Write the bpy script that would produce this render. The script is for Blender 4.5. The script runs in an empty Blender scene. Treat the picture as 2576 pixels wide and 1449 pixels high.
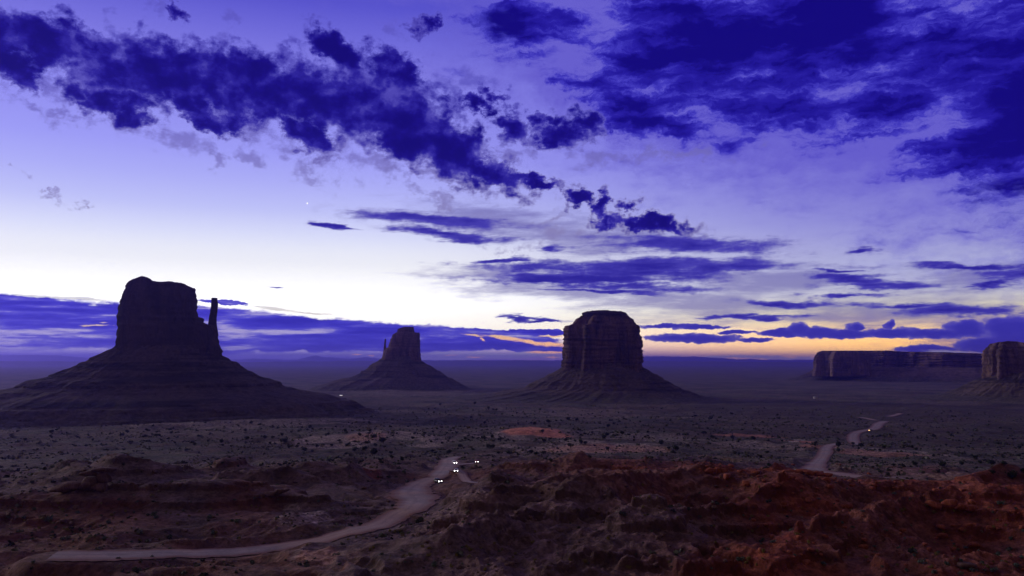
import bpy, math, random
import numpy as np

# ------------------------------------------------------------------ camera
CAMZ = 112.0                       # eye height above the far plain, metres
FPX = 2022.0                       # focal length in pixels of a 2576 px wide frame
PW, PH, HORIZ = 2576.0, 1449.0, 908.0
PITCH = math.atan((HORIZ - PH / 2) / FPX)
scene = bpy.context.scene
cam_data = bpy.data.cameras.new("camera")
cam_data.lens = 36.0 * FPX / PW
cam_data.sensor_width = 36.0
cam_data.clip_start = 1.0
cam_data.clip_end = 200000.0
cam = bpy.data.objects.new("camera", cam_data)
cam.location = (0, 0, CAMZ)
cam.rotation_euler = (math.radians(90) + PITCH, 0, 0)
scene.collection.objects.link(cam)
scene.camera = cam


def ray(px, py):
    """unit direction in the world of a pixel of the 2576 x 1449 frame"""
    u = (px - PW / 2) / FPX
    v = (PH / 2 - py) / FPX
    c, s = math.cos(PITCH), math.sin(PITCH)
    d = np.array([u, c - v * s, s + v * c])
    return d / np.linalg.norm(d)


def azel(px, py):
    d = ray(px, py)
    return math.degrees(math.atan2(d[0], d[1])), math.degrees(math.asin(d[2]))


def lin(c, k=1.0):
    r = []
    for v in c[:3]:
        v = v / 255.0
        r.append((v / 12.92 if v <= 0.04045 else ((v + 0.055) / 1.055) ** 2.4) * k)
    return (r[0], r[1], r[2], 1.0)


# ------------------------------------------------------------------ exposure
scene.view_settings.view_transform = 'Standard'
scene.view_settings.look = 'None'
scene.view_settings.exposure = 0.0
scene.view_settings.gamma = 1.0
scene.cycles.volume_bounces = 0
scene.cycles.max_bounces = 6
scene.cycles.use_denoising = True
scene.cycles.denoising_prefilter = 'ACCURATE'


# ------------------------------------------------------------------ glow of the coming sunrise
sun_data = bpy.data.lights.new("sun", 'SUN')
sun_data.energy = 1.25
sun_data.angle = math.radians(18)
sun_data.color = (1.0, 0.84, 0.74)
sun = bpy.data.objects.new("sun", sun_data)
sun.rotation_euler = (math.radians(90 - 13), 0, math.radians(180 + 62))   # low in front, from the left
scene.collection.objects.link(sun)


# ------------------------------------------------------------------ node helper
class NT:
    def __init__(self, tree):
        self.t = tree
        self.n = tree.nodes
        self.l = tree.links

    def put(self, sock, v):
        if v is None:
            return
        if hasattr(v, 'is_output'):
            self.l.new(v, sock)
        else:
            sock.default_value = v

    def math(self, op, a, b=None, c=None, clamp=False):
        n = self.n.new('ShaderNodeMath'); n.operation = op; n.use_clamp = clamp
        self.put(n.inputs[0], a); self.put(n.inputs[1], b); self.put(n.inputs[2], c)
        return n.outputs[0]

    def vmath(self, op, a, b=None, out=0):
        n = self.n.new('ShaderNodeVectorMath'); n.operation = op
        self.put(n.inputs[0], a); self.put(n.inputs[1], b)
        return n.outputs[out]

    def scale(self, a, s):
        n = self.n.new('ShaderNodeVectorMath'); n.operation = 'SCALE'
        self.put(n.inputs[0], a); self.put(n.inputs['Scale'], s)
        return n.outputs[0]

    def comb(self, x, y, z=0.0):
        n = self.n.new('ShaderNodeCombineXYZ')
        self.put(n.inputs[0], x); self.put(n.inputs[1], y); self.put(n.inputs[2], z)
        return n.outputs[0]

    def sep(self, v):
        n = self.n.new('ShaderNodeSeparateXYZ'); self.put(n.inputs[0], v)
        return n.outputs

    def mapping(self, v, loc=(0, 0, 0), rot=(0, 0, 0), sc=(1, 1, 1), kind='POINT'):
        n = self.n.new('ShaderNodeMapping'); n.vector_type = kind
        self.put(n.inputs['Vector'], v)
        n.inputs['Location'].default_value = loc
        n.inputs['Rotation'].default_value = rot
        n.inputs['Scale'].default_value = sc
        return n.outputs[0]

    def noise(self, v, scale=1.0, detail=5.0, rough=0.55, dist=0.0, dims='3D', color=False, lac=2.0):
        n = self.n.new('ShaderNodeTexNoise'); n.noise_dimensions = dims
        self.put(n.inputs['Vector'], v)
        n.inputs['Scale'].default_value = scale
        n.inputs['Detail'].default_value = detail
        n.inputs['Roughness'].default_value = rough
        n.inputs['Distortion'].default_value = dist
        n.inputs['Lacunarity'].default_value = lac
        return n.outputs['Color' if color else 'Fac']

    def voronoi(self, v, scale=1.0, rand=1.0, out='Distance', feature='F1', dims='3D', detail=0.0):
        n = self.n.new('ShaderNodeTexVoronoi'); n.feature = feature; n.voronoi_dimensions = dims
        n.inputs['Detail'].default_value = detail
        self.put(n.inputs['Vector'], v)
        n.inputs['Scale'].default_value = scale
        n.inputs['Randomness'].default_value = rand
        return n.outputs[out]

    def smooth(self, v, a, b, lo=0.0, hi=1.0):
        n = self.n.new('ShaderNodeMapRange'); n.interpolation_type = 'SMOOTHSTEP'
        self.put(n.inputs['Value'], v)
        n.inputs['From Min'].default_value = a; n.inputs['From Max'].default_value = b
        n.inputs['To Min'].default_value = lo; n.inputs['To Max'].default_value = hi
        return n.outputs[0]

    def ramp(self, v, stops):
        n = self.n.new('ShaderNodeValToRGB'); cr = n.color_ramp
        while len(cr.elements) > 1:
            cr.elements.remove(cr.elements[-1])
        stops = sorted(stops, key=lambda s: s[0])
        cr.elements[0].position = stops[0][0]; cr.elements[0].color = stops[0][1]
        for p, c in stops[1:]:
            e = cr.elements.new(p); e.color = c
        self.put(n.inputs[0], v)
        return n.outputs[0]

    def mix(self, f, a, b, mode='MIX'):
        n = self.n.new('ShaderNodeMix'); n.data_type = 'RGBA'; n.blend_type = mode
        self.put(n.inputs[0], f); self.put(n.inputs[6], a); self.put(n.inputs[7], b)
        return n.outputs[2]


# ------------------------------------------------------------------ sky (world)
world = bpy.data.worlds.new("World")
scene.world = world
world.use_nodes = True
world.node_tree.nodes.clear()
W = NT(world.node_tree)
tc = W.n.new('ShaderNodeTexCoord')
dirv = tc.outputs['Generated']
dx, dy, dz = W.sep(dirv)
AZ = W.math('MULTIPLY', W.math('ARCTAN2', dx, dy), 57.29578)
EL = W.math('MULTIPLY', W.math('ARCSINE', W.math('MINIMUM', W.math('MAXIMUM', dz, -1.0), 1.0)), 57.29578)
UV = W.comb(AZ, EL, 1.0)


def el_of(y):
    return math.degrees(math.atan((HORIZ - y) / FPX))


def sky_ramp(stops):
    """stops: (row of the photo or ('el', degrees), colour)"""
    out = []
    for y, c in stops:
        e = y[1] if isinstance(y, tuple) else el_of(y)
        out.append((max(0.0, min(1.0, e / 90.0)), lin(c)))
    return W.ramp(W.math('DIVIDE', EL, 90.0), out)


left = sky_ramp([(908, (120, 108, 196)), (892, (126, 116, 200)), (872, (225, 212, 222)), (840, (255, 250, 236)), (760, (255, 254, 250)), (690, (254, 254, 255)), (640, (242, 244, 255)),
                 (600, (224, 228, 255)), (540, (196, 200, 252)), (470, (176, 178, 250)), (400, (160, 160, 248)), (300, (146, 144, 240)), (180, (132, 128, 228)),
                 (90, (112, 108, 218)), (0, (88, 84, 205)), (('el', 33), (92, 82, 190)), (('el', 50), (112, 104, 132)), (('el', 90), (108, 100, 126))])
right = sky_ramp([(908, (250, 186, 92)), (895, (252, 188, 66)), (875, (248, 190, 80)), (850, (240, 190, 108)), (820, (224, 196, 140)), (790, (206, 198, 168)), (750, (190, 190, 200)),
                  (700, (186, 188, 224)), (640, (166, 166, 222)), (580, (144, 142, 218)), (500, (128, 124, 214)), (400, (118, 112, 212)), (250, (100, 94, 206)),
                  (100, (66, 60, 190)), (0, (46, 40, 176)), (('el', 33), (84, 72, 175)), (('el', 50), (112, 104, 130)), (('el', 90), (108, 100, 126))])
back = sky_ramp([(('el', 0), (66, 54, 62)), (('el', 8), (104, 78, 80)), (('el', 20), (108, 82, 88)), (('el', 45), (98, 86, 92)), (('el', 90), (108, 100, 126))])
t_lr = W.smooth(AZ, azel(900, 700)[0], azel(2300, 700)[0])
base = W.mix(t_lr, left, right)
# the far right of the view is a little duller than the middle right
base = W.mix(W.smooth(AZ, 26, 60, 0, 0.75), base, W.mix(1.0, base, (0.25, 0.22, 0.4, 1), 'MULTIPLY'))
# pale glow patch left of the middle
t_back = W.smooth(dy, 0.35, -0.35)
lift = W.math('ADD', W.smooth(EL, 7.0, 3.5, 1.0, 1.38), W.math('MULTIPLY', W.smooth(EL, 3.2, 0.8, 0.0, 1.1), t_lr))          # the low sky is brighter than full white
base = W.mix(1.0, base, W.comb(lift, lift, lift), 'MULTIPLY')
CLEAR = SKY = W.mix(t_back, base, back)


def blob_field(uv1, blobs, k=0.25):
    """largest (1 - elliptical distance) over the blobs, in blob units; uv1 = (azimuth, elevation, 1)"""
    cur = None
    for i, b in enumerate(blobs):
        cx, cy, rx, ry = b[:4]
        rot = math.radians(-(b[4] if len(b) > 4 else 0.0))
        a0, e0 = azel(cx, cy)
        q = math.cos(math.radians(a0))
        sx = math.degrees(rx / FPX) * q * q
        sy = math.degrees(ry / FPX) * q
        c, s_ = math.cos(rot), math.sin(rot)
        ax = (c / sx, s_ / sx, -(c * a0 + s_ * e0) / sx)
        ay = (-s_ / sy, c / sy, -(-s_ * a0 + c * e0) / sy)
        src = uv1
        if cur is not None and i % 3 == 0:   # a no-op link that makes the shader evaluate the chain in order (keeps its stack small)
            vm = W.n.new('ShaderNodeVectorMath'); vm.operation = 'MULTIPLY_ADD'
            W.put(vm.inputs[0], cur); W.put(vm.inputs[1], (1e-9, 1e-9, 1e-9)); W.put(vm.inputs[2], uv1)
            src = vm.outputs[0]
        x = W.vmath('DOT_PRODUCT', src, ax, out=1)
        y = W.vmath('DOT_PRODUCT', src, ay, out=1)
        d = W.math('MULTIPLY_ADD', x, x, W.math('MULTIPLY', y, y))
        cur = d if cur is None else W.math('SMOOTH_MIN', cur, d, k)
    return W.math('SUBTRACT', 1.0, W.math('SQRT', W.math('MAXIMUM', cur, 0.0)))


def over(f, col):
    global SKY
    SKY = W.mix(f, SKY, col)


# warp used for puffy clouds
nw = W.noise(W.mapping(UV, sc=(0.3, 0.42, 1)), 1.0, 5.0, 0.68, color=True, dims='2D')
warp = W.vmath('MULTIPLY', W.vmath('SUBTRACT', nw, (0.5, 0.5, 0.5)), (4.4, 3.4, 0))
UVP = W.vmath('ADD', UV, warp)
nws = W.noise(W.mapping(UV, sc=(0.2, 1.0, 1)), 1.0, 5.0, 0.64, color=True, dims='2D')
warps = W.vmath('MULTIPLY', W.vmath('SUBTRACT', nws, (0.5, 0.5, 0.5)), (7.0, 1.1, 0.0))
UVS = W.vmath('ADD', UV, warps)

N1 = W.noise(W.mapping(UV, loc=(3.1, 1.7, 0), rot=(0, 0, math.radians(15)), sc=(0.62, 0.9, 1)), 1.0, 6.0, 0.62, dims='2D')
N1b = W.noise(W.mapping(UV, loc=(8.1, 4.7, 0), rot=(0, 0, math.radians(15)), sc=(0.28, 0.42, 1)), 1.0, 5.0, 0.58, dims='2D')
PUFF = W.voronoi(W.vmath('ADD', W.scale(UV, 1.0), W.scale(warp, 0.35)), 0.85, 1.0, dims='2D', detail=2.0)
N2 = W.noise(W.mapping(UV, loc=(1.3, 9.2, 0), sc=(0.2, 1.25, 1)), 1.0, 7.0, 0.66, dims='2D')
N2b = W.noise(W.mapping(UV, loc=(5.3, 2.2, 0), sc=(0.09, 1.25, 1)), 1.0, 6.0, 0.6, dims='2D')
N3 = W.noise(W.mapping(W.vmath('ADD', UV, W.scale(warp, 0.45)), rot=(0, 0, math.radians(-27)), sc=(0.13, 0.55, 1)), 1.0, 7.0, 0.68, dims='2D')
N3b = W.noise(W.mapping(UV, loc=(4, 4, 0), rot=(0, 0, math.radians(-20)), sc=(0.09, 0.16, 1)), 1.0, 4.0, 0.5, dims='2D')


def cen(n, a):
    return W.math('MULTIPLY', W.math('SUBTRACT', n, 0.5), a)


# --- thin grey veil over the lower right sky
veil = blob_field(UVS, [(1780, 765, 420, 60), (2250, 790, 420, 60), (1450, 735, 380, 30, 3), (1950, 705, 380, 50), (1250, 690, 260, 26, 2), (1250, 560, 300, 60, 5), (1500, 600, 300, 60, 4), (2450, 700, 250, 50), (2400, 850, 260, 50)], 0.4)
dv = W.math('ADD', veil, cen(N2, 1.6))
over(W.smooth(dv, -0.1, 0.85, 0, 0.75), lin((112, 106, 176)))

# --- upper right sheet of cloud
ur = blob_field(UVP, [(2380, 110, 420, 190, 10), (1660, 130, 300, 110, 20), (2000, 230, 300, 110, 5), (2100, 90, 760, 270, 8), (2560, 250, 480, 230, 20), (1760, 90, 520, 150, 10), (1450, 80, 240, 110, 20), (1580, 130, 260, 130, 20), (2250, 260, 420, 110, 8), (2450, 330, 240, 90, 5), (2150, 340, 260, 60, 5), (2330, 360, 260, 60, 5), (1900, 260, 500, 120, 10),
                      (2250, 320, 420, 115, 8), (2560, 400, 270, 60, 2), (2700, 100, 500, 420), (1560, 250, 280, 75, 25), (1700, 320, 280, 50, 12)], 0.35)
calmu = W.smooth(ur, 0.0, 0.8, 1.0, 0.3)
du = W.math('ADD', W.math('MULTIPLY_ADD', ur, 1.1, 0.48), W.math('MULTIPLY', calmu, cen(N3, 1.8)))
du = W.math('ADD', du, W.math('MULTIPLY', calmu, cen(N1, 1.0)))
a_u = W.smooth(du, -0.5, 0.95)
tu = W.math('ADD', W.math('ADD', W.math('MULTIPLY', ur, 0.75), cen(N3b, 1.7)), cen(N3, 2.2))
col_u = W.ramp(W.smooth(tu, 0.0, 0.85), [(0.0, lin((104, 96, 206))), (0.25, lin((66, 58, 190))), (0.55, lin((40, 30, 162))), (0.85, lin((30, 20, 146))), (1.0, lin((18, 8, 122)))])
over(a_u, col_u)

# --- long puffy band from the upper left down to the middle
A = [(-20, 80, 150, 80, 20), (120, 110, 150, 66, 20), (235, 115, 80, 50, 0), (280, 180, 150, 66, 25), (285, 262, 110, 42, 8), (400, 175, 150, 80, 14),
     (520, 205, 180, 86, 14), (660, 225, 190, 86, 14), (800, 240, 190, 92, 14), (930, 255, 170, 104, 18), (1010, 300, 170, 104, 30), (1120, 370, 170, 76, 30),
     (1220, 425, 140, 44, 18), (1350, 452, 110, 20, 8), (590, 300, 70, 36, 35), (500, 285, 110, 34, 25), (760, 335, 100, 38, 25), (840, 130, 90, 34, 30), (40, 160, 90, 40, 60),
     (1000, 190, 90, 44, 30), (1190, 255, 50, 26, 0), (1290, 320, 66, 40, 20), (1400, 335, 60, 36, 20), (1465, 318, 52, 36, 0), (1370, 292, 40, 26, 0), (1240, 230, 36, 20, 0),
     (1455, 500, 30, 24, 0), (1516, 520, 24, 44, 20), (1592, 512, 36, 20, -30), (1640, 563, 120, 24, 9), (1530, 560, 56, 20, 0),
     (450, 38, 30, 20, 10), (1068, 62, 30, 26, 30)]
fa = blob_field(UVP, A, 0.3)
puff = W.math('MULTIPLY', W.math('SUBTRACT', 0.45, PUFF), 0.7)
calm = W.smooth(fa, 0.0, 0.75, 1.0, 0.22)          # ragged at the rim, solid inside
da = W.math('ADD', W.math('MULTIPLY_ADD', fa, 1.3, 0.22), W.math('MULTIPLY', calm, W.math('ADD', cen(N1, 1.9), W.math('ADD', puff, cen(N1b, 1.2)))))
# ragged fringe
F = [(60, 262, 140, 24, 18), (180, 290, 110, 20, 8), (340, 320, 140, 28, 12), (470, 350, 80, 40, 30), (560, 405, 40, 20, 30), (640, 395, 44, 26, 30), (780, 430, 90, 36, 30),
     (850, 380, 140, 55, 15), (960, 415, 120, 34, 10), (1080, 440, 120, 26, 10), (1180, 465, 130, 20, 6), (1090, 500, 110, 20, 8), (130, 487, 56, 9, 12), (245, 508, 30, 7, 8),
     (40, 425, 54, 9, 8), (560, 90, 50, 28, -30), (590, 50, 40, 22, 0), (400, 25, 40, 22, 0), (1010, 75, 30, 24, 0), (1180, 200, 80, 40, 10), (1120, 220, 60, 36, 20), (1390, 545, 60, 15, -25), (1400, 598, 70, 30, 0), (1290, 620, 60, 14, -6),
     (300, 60, 60, 26, 20), (100, 200, 110, 40, 40), (1290, 390, 70, 32, 20), (1500, 400, 110, 26, 0), (1700, 390, 170, 20, 2), (260, 240, 200, 70, 20), (620, 320, 200, 50, 20)]
ff = blob_field(UVP, F, 0.2)
df = W.math('ADD', ff, cen(N1, 3.4))
beige = W.mix(W.smooth(EL, 8, 20), lin((136, 128, 178)), lin((92, 86, 190)))
over(W.smooth(df, 0.0, 1.1, 0, 0.75), beige)
over(W.smooth(da, -0.3, 0.3, 0, 0.8), W.mix(W.smooth(EL, 9, 20), lin((130, 122, 172)), lin((84, 78, 186))))
col_a = W.ramp(W.smooth(W.math('ADD', W.math('MULTIPLY', fa, 0.9), W.math('ADD', cen(N1b, 2.0), W.math('ADD', W.math('MULTIPLY', puff, 0.5), cen(N1, 0.9)))), -0.2, 0.95), [(0.0, lin((78, 70, 176))), (0.3, lin((44, 35, 152))), (0.65, lin((25, 14, 130))), (1.0, lin((17, 7, 112)))])
over(W.smooth(da, -0.05, 0.62), col_a)

# --- flat streaks above the horizon
S = [(1110, 556, 240, 19, 3.5), (1140, 590, 175, 15, 6), (845, 569, 44, 10, 3), (1700, 613, 275, 24, 3.5), (1620, 670, 420, 22, 0.5), (1480, 702, 350, 15, 0.5), (1600, 688, 260, 24, 0), (1250, 655, 120, 8, -4),
     (1600, 722, 190, 13, 2), (1398, 625, 66, 10, 0), (1800, 672, 200, 16, 0), (2195, 628, 52, 8, -2), (2130, 676, 80, 5, 0), (2150, 700, 130, 16, 6), (2200, 716, 150, 14, 3), (2100, 744, 110, 8, 2),
     (2440, 672, 150, 9, 5), (2550, 694, 110, 18, 3), (2490, 716, 90, 6, 0), (1310, 797, 46, 8, 8), (1350, 806, 44, 4, 0), (1960, 762, 110, 9, 2), (2420, 783, 220, 15, 1), (2250, 772, 140, 9, 2),
     (686, 725, 26, 2, 0), (1500, 735, 170, 5, 3), (1890, 800, 140, 6, 0)]
fs = blob_field(UVS, S, 0.12)
ds = W.math('ADD', fs, W.math('ADD', cen(N2, 1.6), cen(N1, 0.9)))
over(W.smooth(ds, -0.35, 0.4, 0, 0.75), W.mix(t_lr, lin((150, 146, 200)), lin((120, 116, 186))))
over(W.smooth(ds, -0.12, 0.55), W.ramp(W.smooth(W.math('ADD', ds, cen(N2b, 1.0)), 0.2, 1.1), [(0, lin((72, 64, 176))), (1, lin((42, 34, 150)))]))

# --- horizon cloud bank
UVH = W.vmath('ADD', UV, W.vmath('MULTIPLY', W.vmath('SUBTRACT', W.noise(W.mapping(UV, sc=(1.1, 1.6, 1)), 1.0, 4.0, 0.6, color=True), (0.5, 0.5, 0.5)), (1.2, 0.55, 0)))
D = [(-60, 806, 520, 82, 1.2), (420, 826, 420, 66, 1.6), (700, 838, 420, 50, 2.0), (1000, 850, 320, 38, 1.5), (1230, 850, 200, 24, 4), (1330, 872, 110, 16, 2), (1360, 836, 90, 9, 1),
     (560, 760, 70, 6, 4), (-700, 800, 500, 90)]
fd = blob_field(UVH, D, 0.1)
dd = W.math('ADD', fd, cen(N2, 0.55))
tone = W.math('ADD', W.math('MULTIPLY', N2b, 0.65), W.math('MULTIPLY', N2, 0.35))
col_d = W.ramp(W.smooth(tone, 0.36, 0.64), [(0, lin((44, 38, 176))), (0.45, lin((64, 58, 200))), (0.75, lin((96, 90, 208))), (1.0, lin((190, 180, 226)))])
over(W.smooth(dd, 0.0, 0.14), col_d)
CU = [(1690, 820, 90, 8, 0), (1760, 824, 80, 6, 0), (1740, 850, 150, 14, 1), (1900, 856, 55, 8, 0), (1960, 838, 60, 12, 0), (2010, 828, 30, 20, 0), (2060, 836, 70, 16, 0), (2130, 842, 90, 15, 0),
      (2150, 822, 24, 16, 0), (2250, 838, 110, 15, 0), (2350, 840, 110, 15, 0), (2240, 816, 16, 18, 0), (2430, 830, 70, 26, 0), (2540, 830, 90, 40, 0), (2480, 868, 100, 24, 0), (2330, 878, 90, 12, 0), (2600, 850, 160, 70), (1850, 835, 60, 6, 0)]
fc = blob_field(UVH, CU, 0.15)
dc = W.math('ADD', fc, cen(N1, 0.7))
over(W.smooth(dc, 0.0, 0.22), W.ramp(W.smooth(W.math('ADD', dc, cen(N2, 0.6)), 0.0, 0.7), [(0, lin((118, 108, 190))), (0.5, lin((74, 66, 182))), (1, lin((56, 50, 172)))]))
# pale band and low cloud line under the bank
LB = blob_field(UVS, [(-100, 897, 900, 10, 0), (900, 897, 700, 9, 0), (1250, 895, 260, 11, 0), (1750, 900, 220, 6, 0), (1950, 900, 140, 7, 0), (2300, 896, 300, 14, 0)], 0.3)
over(W.smooth(W.math('ADD', LB, cen(N2, 0.5)), 0.0, 0.5, 0, 0.9), W.mix(W.smooth(AZ, azel(500, 890)[0], azel(1500, 890)[0]), lin((150, 140, 220)), lin((220, 206, 214))))
# openings through which the glow shows
H = [(245, 819, 40, 2.6, -2), (262, 812, 14, 2, 0), (896, 892, 17, 2.2, 0), (935, 894, 9, 1.8, 0), (1133, 894, 26, 1.8, 0), (1192, 898, 22, 1.8, 0), (1375, 886, 62, 3.6, 0), (1390, 899, 20, 2.0, 0),
     (1190, 843, 34, 3.5, 6), (1270, 850, 66, 5, 8), (1340, 862, 60, 6, 8), (1385, 866, 60, 7, 3), (120, 746, 60, 3, 2), (215, 752, 70, 4, 3), (60, 742, 50, 2, 2), (700, 779, 60, 4, 4), (1215, 854, 10, 5, 30),
     (1390, 846, 40, 3, 0), (770, 787, 60, 2.5, 3), (660, 772, 40, 2.5, 4)]
fh = blob_field(W.vmath('ADD', UV, W.scale(W.vmath('SUBTRACT', UVH, UV), 0.45)), H, 0.1)
over(W.smooth(W.math('ADD', fh, cen(N1, 1.6)), -0.1, 0.6, 0, 0.9),
     W.ramp(W.smooth(EL, el_of(900), el_of(740)), [(0, lin((255, 184, 90), 2.2)), (0.35, lin((250, 212, 140), 1.0)), (0.7, lin((226, 216, 200))), (1, lin((235, 235, 235)))]))
# the morning star
st = blob_field(UV, [(773, 511.5, 2.0, 2.6)])
over(W.smooth(st, 0.0, 0.4), (1.3, 1.3, 1.2, 1))
# outside the cloudy sector only the plain gradient is evaluated
sector = W.math('MULTIPLY', W.smooth(W.math('ABSOLUTE', AZ), 44, 38), W.math('MULTIPLY', W.smooth(EL, 34, 27), W.smooth(EL, -1.5, -0.5)))
bg0 = W.n.new('ShaderNodeBackground'); W.l.new(CLEAR, bg0.inputs['Color'])
bg1 = W.n.new('ShaderNodeBackground'); W.l.new(SKY, bg1.inputs['Color'])
bg = W.n.new('ShaderNodeMixShader')
W.l.new(sector, bg.inputs[0]); W.l.new(bg0.outputs[0], bg.inputs[1]); W.l.new(bg1.outputs[0], bg.inputs[2])
wo = W.n.new('ShaderNodeOutputWorld')
W.l.new(bg.outputs[0], wo.inputs['Surface'])
world.cycles.sampling_method = 'MANUAL'
world.cycles.sample_map_resolution = 512

# ------------------------------------------------------------------ numpy noise
_rs = np.random.RandomState(7)
_PERM = np.concatenate([_rs.permutation(512)] * 4)
_G2 = np.stack([np.cos(np.arange(512) * 2.399963), np.sin(np.arange(512) * 2.399963)], 1)
_g3 = _rs.normal(size=(512, 3)); _G3 = _g3 / np.linalg.norm(_g3, axis=1)[:, None]


def pn2(x, y, seed=0):
    x = np.asarray(x, float) + seed * 17.31; y = np.asarray(y, float) + seed * 9.17
    xi = np.floor(x).astype(np.int64); yi = np.floor(y).astype(np.int64)
    xf = x - xi; yf = y - yi
    u = xf * xf * xf * (xf * (xf * 6 - 15) + 10); v = yf * yf * yf * (yf * (yf * 6 - 15) + 10)
    xa = xi & 511; xb = (xi + 1) & 511; ya = yi & 511; yb = (yi + 1) & 511

    def g(a, b, fx, fy):
        h = _PERM[_PERM[a] + b]
        return _G2[h, 0] * fx + _G2[h, 1] * fy
    n0 = g(xa, ya, xf, yf); n1 = g(xb, ya, xf - 1, yf)
    n2 = g(xa, yb, xf, yf - 1); n3 = g(xb, yb, xf - 1, yf - 1)
    a = n0 + u * (n1 - n0); b = n2 + u * (n3 - n2)
    return (a + v * (b - a)) * 1.5


def pn3(x, y, z, seed=0):
    x, y, z = np.broadcast_arrays(np.asarray(x, float) + seed * 7.7, np.asarray(y, float) + seed * 3.3, np.asarray(z, float))
    xi = np.floor(x).astype(np.int64); yi = np.floor(y).astype(np.int64); zi = np.floor(z).astype(np.int64)
    f = [x - xi, y - yi, z - zi]
    w = [t * t * t * (t * (t * 6 - 15) + 10) for t in f]
    r = 0
    for i in (0, 1):
        for j in (0, 1):
            for k in (0, 1):
                h = _PERM[_PERM[_PERM[(xi + i) & 511] + ((yi + j) & 511)] + ((zi + k) & 511)]
                d = _G3[h, 0] * (f[0] - i) + _G3[h, 1] * (f[1] - j) + _G3[h, 2] * (f[2] - k)
                wt = (w[0] if i else 1 - w[0]) * (w[1] if j else 1 - w[1]) * (w[2] if k else 1 - w[2])
                r = r + d * wt
    return r * 1.5


def fbm2(x, y, oct=4, seed=0, gain=0.5):
    a, s = 1.0, 0
    for o in range(oct):
        s = s + a * pn2(x, y, seed + o * 3); x = x * 2.03; y = y * 2.03; a *= gain
    return s


def ridge2(x, y, oct=4, seed=0, gain=0.5):
    a, s, t = 1.0, 0, 0
    for o in range(oct):
        s = s + a * (1 - np.abs(pn2(x, y, seed + o * 3)) * 2); t += a; x = x * 2.07; y = y * 2.07; a *= gain
    return s / t


def sstep(x, a, b):
    t = np.clip((x - a) / (b - a), 0, 1)
    return t * t * (3 - 2 * t)


# ------------------------------------------------------------------ ground height
_BR = [0, 2.5, 4, 8, 20, 60, 120, 180, 240, 300, 400, 500, 650, 900, 1200, 1600, 2500, 4000, 60000]
_BH = [1.65, 1.8, 3.2, 7, 14, 33, 46, 53.5, 56, 56, 55, 62, 74, 85, 94, 103, 110, 112, 112]


def base_h(r):
    return CAMZ - np.interp(r, _BR, _BH)


def seg_d(x, y, pts, val=None):
    """distance to a polyline, with the value (width, height...) at the closest point"""
    best = np.full(np.shape(x), 1e9); out = np.zeros(np.shape(x))
    for i in range(len(pts) - 1):
        ax, ay = pts[i][0], pts[i][1]; bx, by = pts[i + 1][0], pts[i + 1][1]
        L = (bx - ax) ** 2 + (by - ay) ** 2 + 1e-9
        t = np.clip(((x - ax) * (bx - ax) + (y - ay) * (by - ay)) / L, 0, 1)
        d = np.hypot(x - ax - t * (bx - ax), y - ay - t * (by - ay))
        m = d < best
        best = np.where(m, d, best)
        if val is not None:
            out = np.where(m, val[i] + t * (val[i + 1] - val[i]), out)
    return (best, out) if val is not None else best


def on_base(px, py, lift=0.0):
    """where the view ray of a pixel meets the smooth base surface"""
    d = ray(px, py)
    k = math.hypot(d[0], d[1]); s = -d[2] / k
    rr = np.geomspace(150, 20000, 4000)
    hh = np.interp(rr, _BR, _BH) - lift
    i = np.argmax(s * rr > hh) if (s * rr > hh).any() else len(rr) - 1
    r = rr[i]
    return d[0] / k * r, d[1] / k * r


def bp(l, lift=0.0):
    return [on_base(a, b, lift) for a, b in l]


RIDGE = []
for (a, b, r_) in [(1330, 1214, 318), (1420, 1197, 322), (1480, 1184, 326), (1560, 1190, 329), (1660, 1187, 334), (1735, 1177, 338), (1775, 1167, 340), (1815, 1173, 340), (1860, 1188, 338), (1940, 1186, 336), (1985, 1193, 334), (2040, 1205, 332), (2130, 1213, 330), (2250, 1215, 328), (2330, 1219, 326), (2450, 1223, 324), (2576, 1228, 321), (2700, 1234, 320)]:
    d = ray(a, b); k = math.hypot(d[0], d[1])
    RIDGE.append((d[0] / k * r_, d[1] / k * r_, CAMZ + d[2] / k * r_))
RAZ = np.array([math.degrees(math.atan2(p[0], p[1])) for p in RIDGE])
RSL = np.array([(p[2] - CAMZ) / math.hypot(p[0], p[1]) for p in RIDGE])


def crest_cap(x, y, h, bumps=0.0):
    """the foreground badlands stay below the skyline of their own crest"""
    r = np.hypot(x, y); az = np.degrees(np.arctan2(x, y))
    lim = CAMZ + np.interp(az, RAZ, RSL) * r + bumps
    w = sstep(az, RAZ[0] - 3, RAZ[0] + 1) * (1 - sstep(az, 35, 45)) * (1 - sstep(r, 350, 385)) * sstep(r, 100, 180)
    return np.where(h > lim, h + (lim - h) * w, h)


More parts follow.
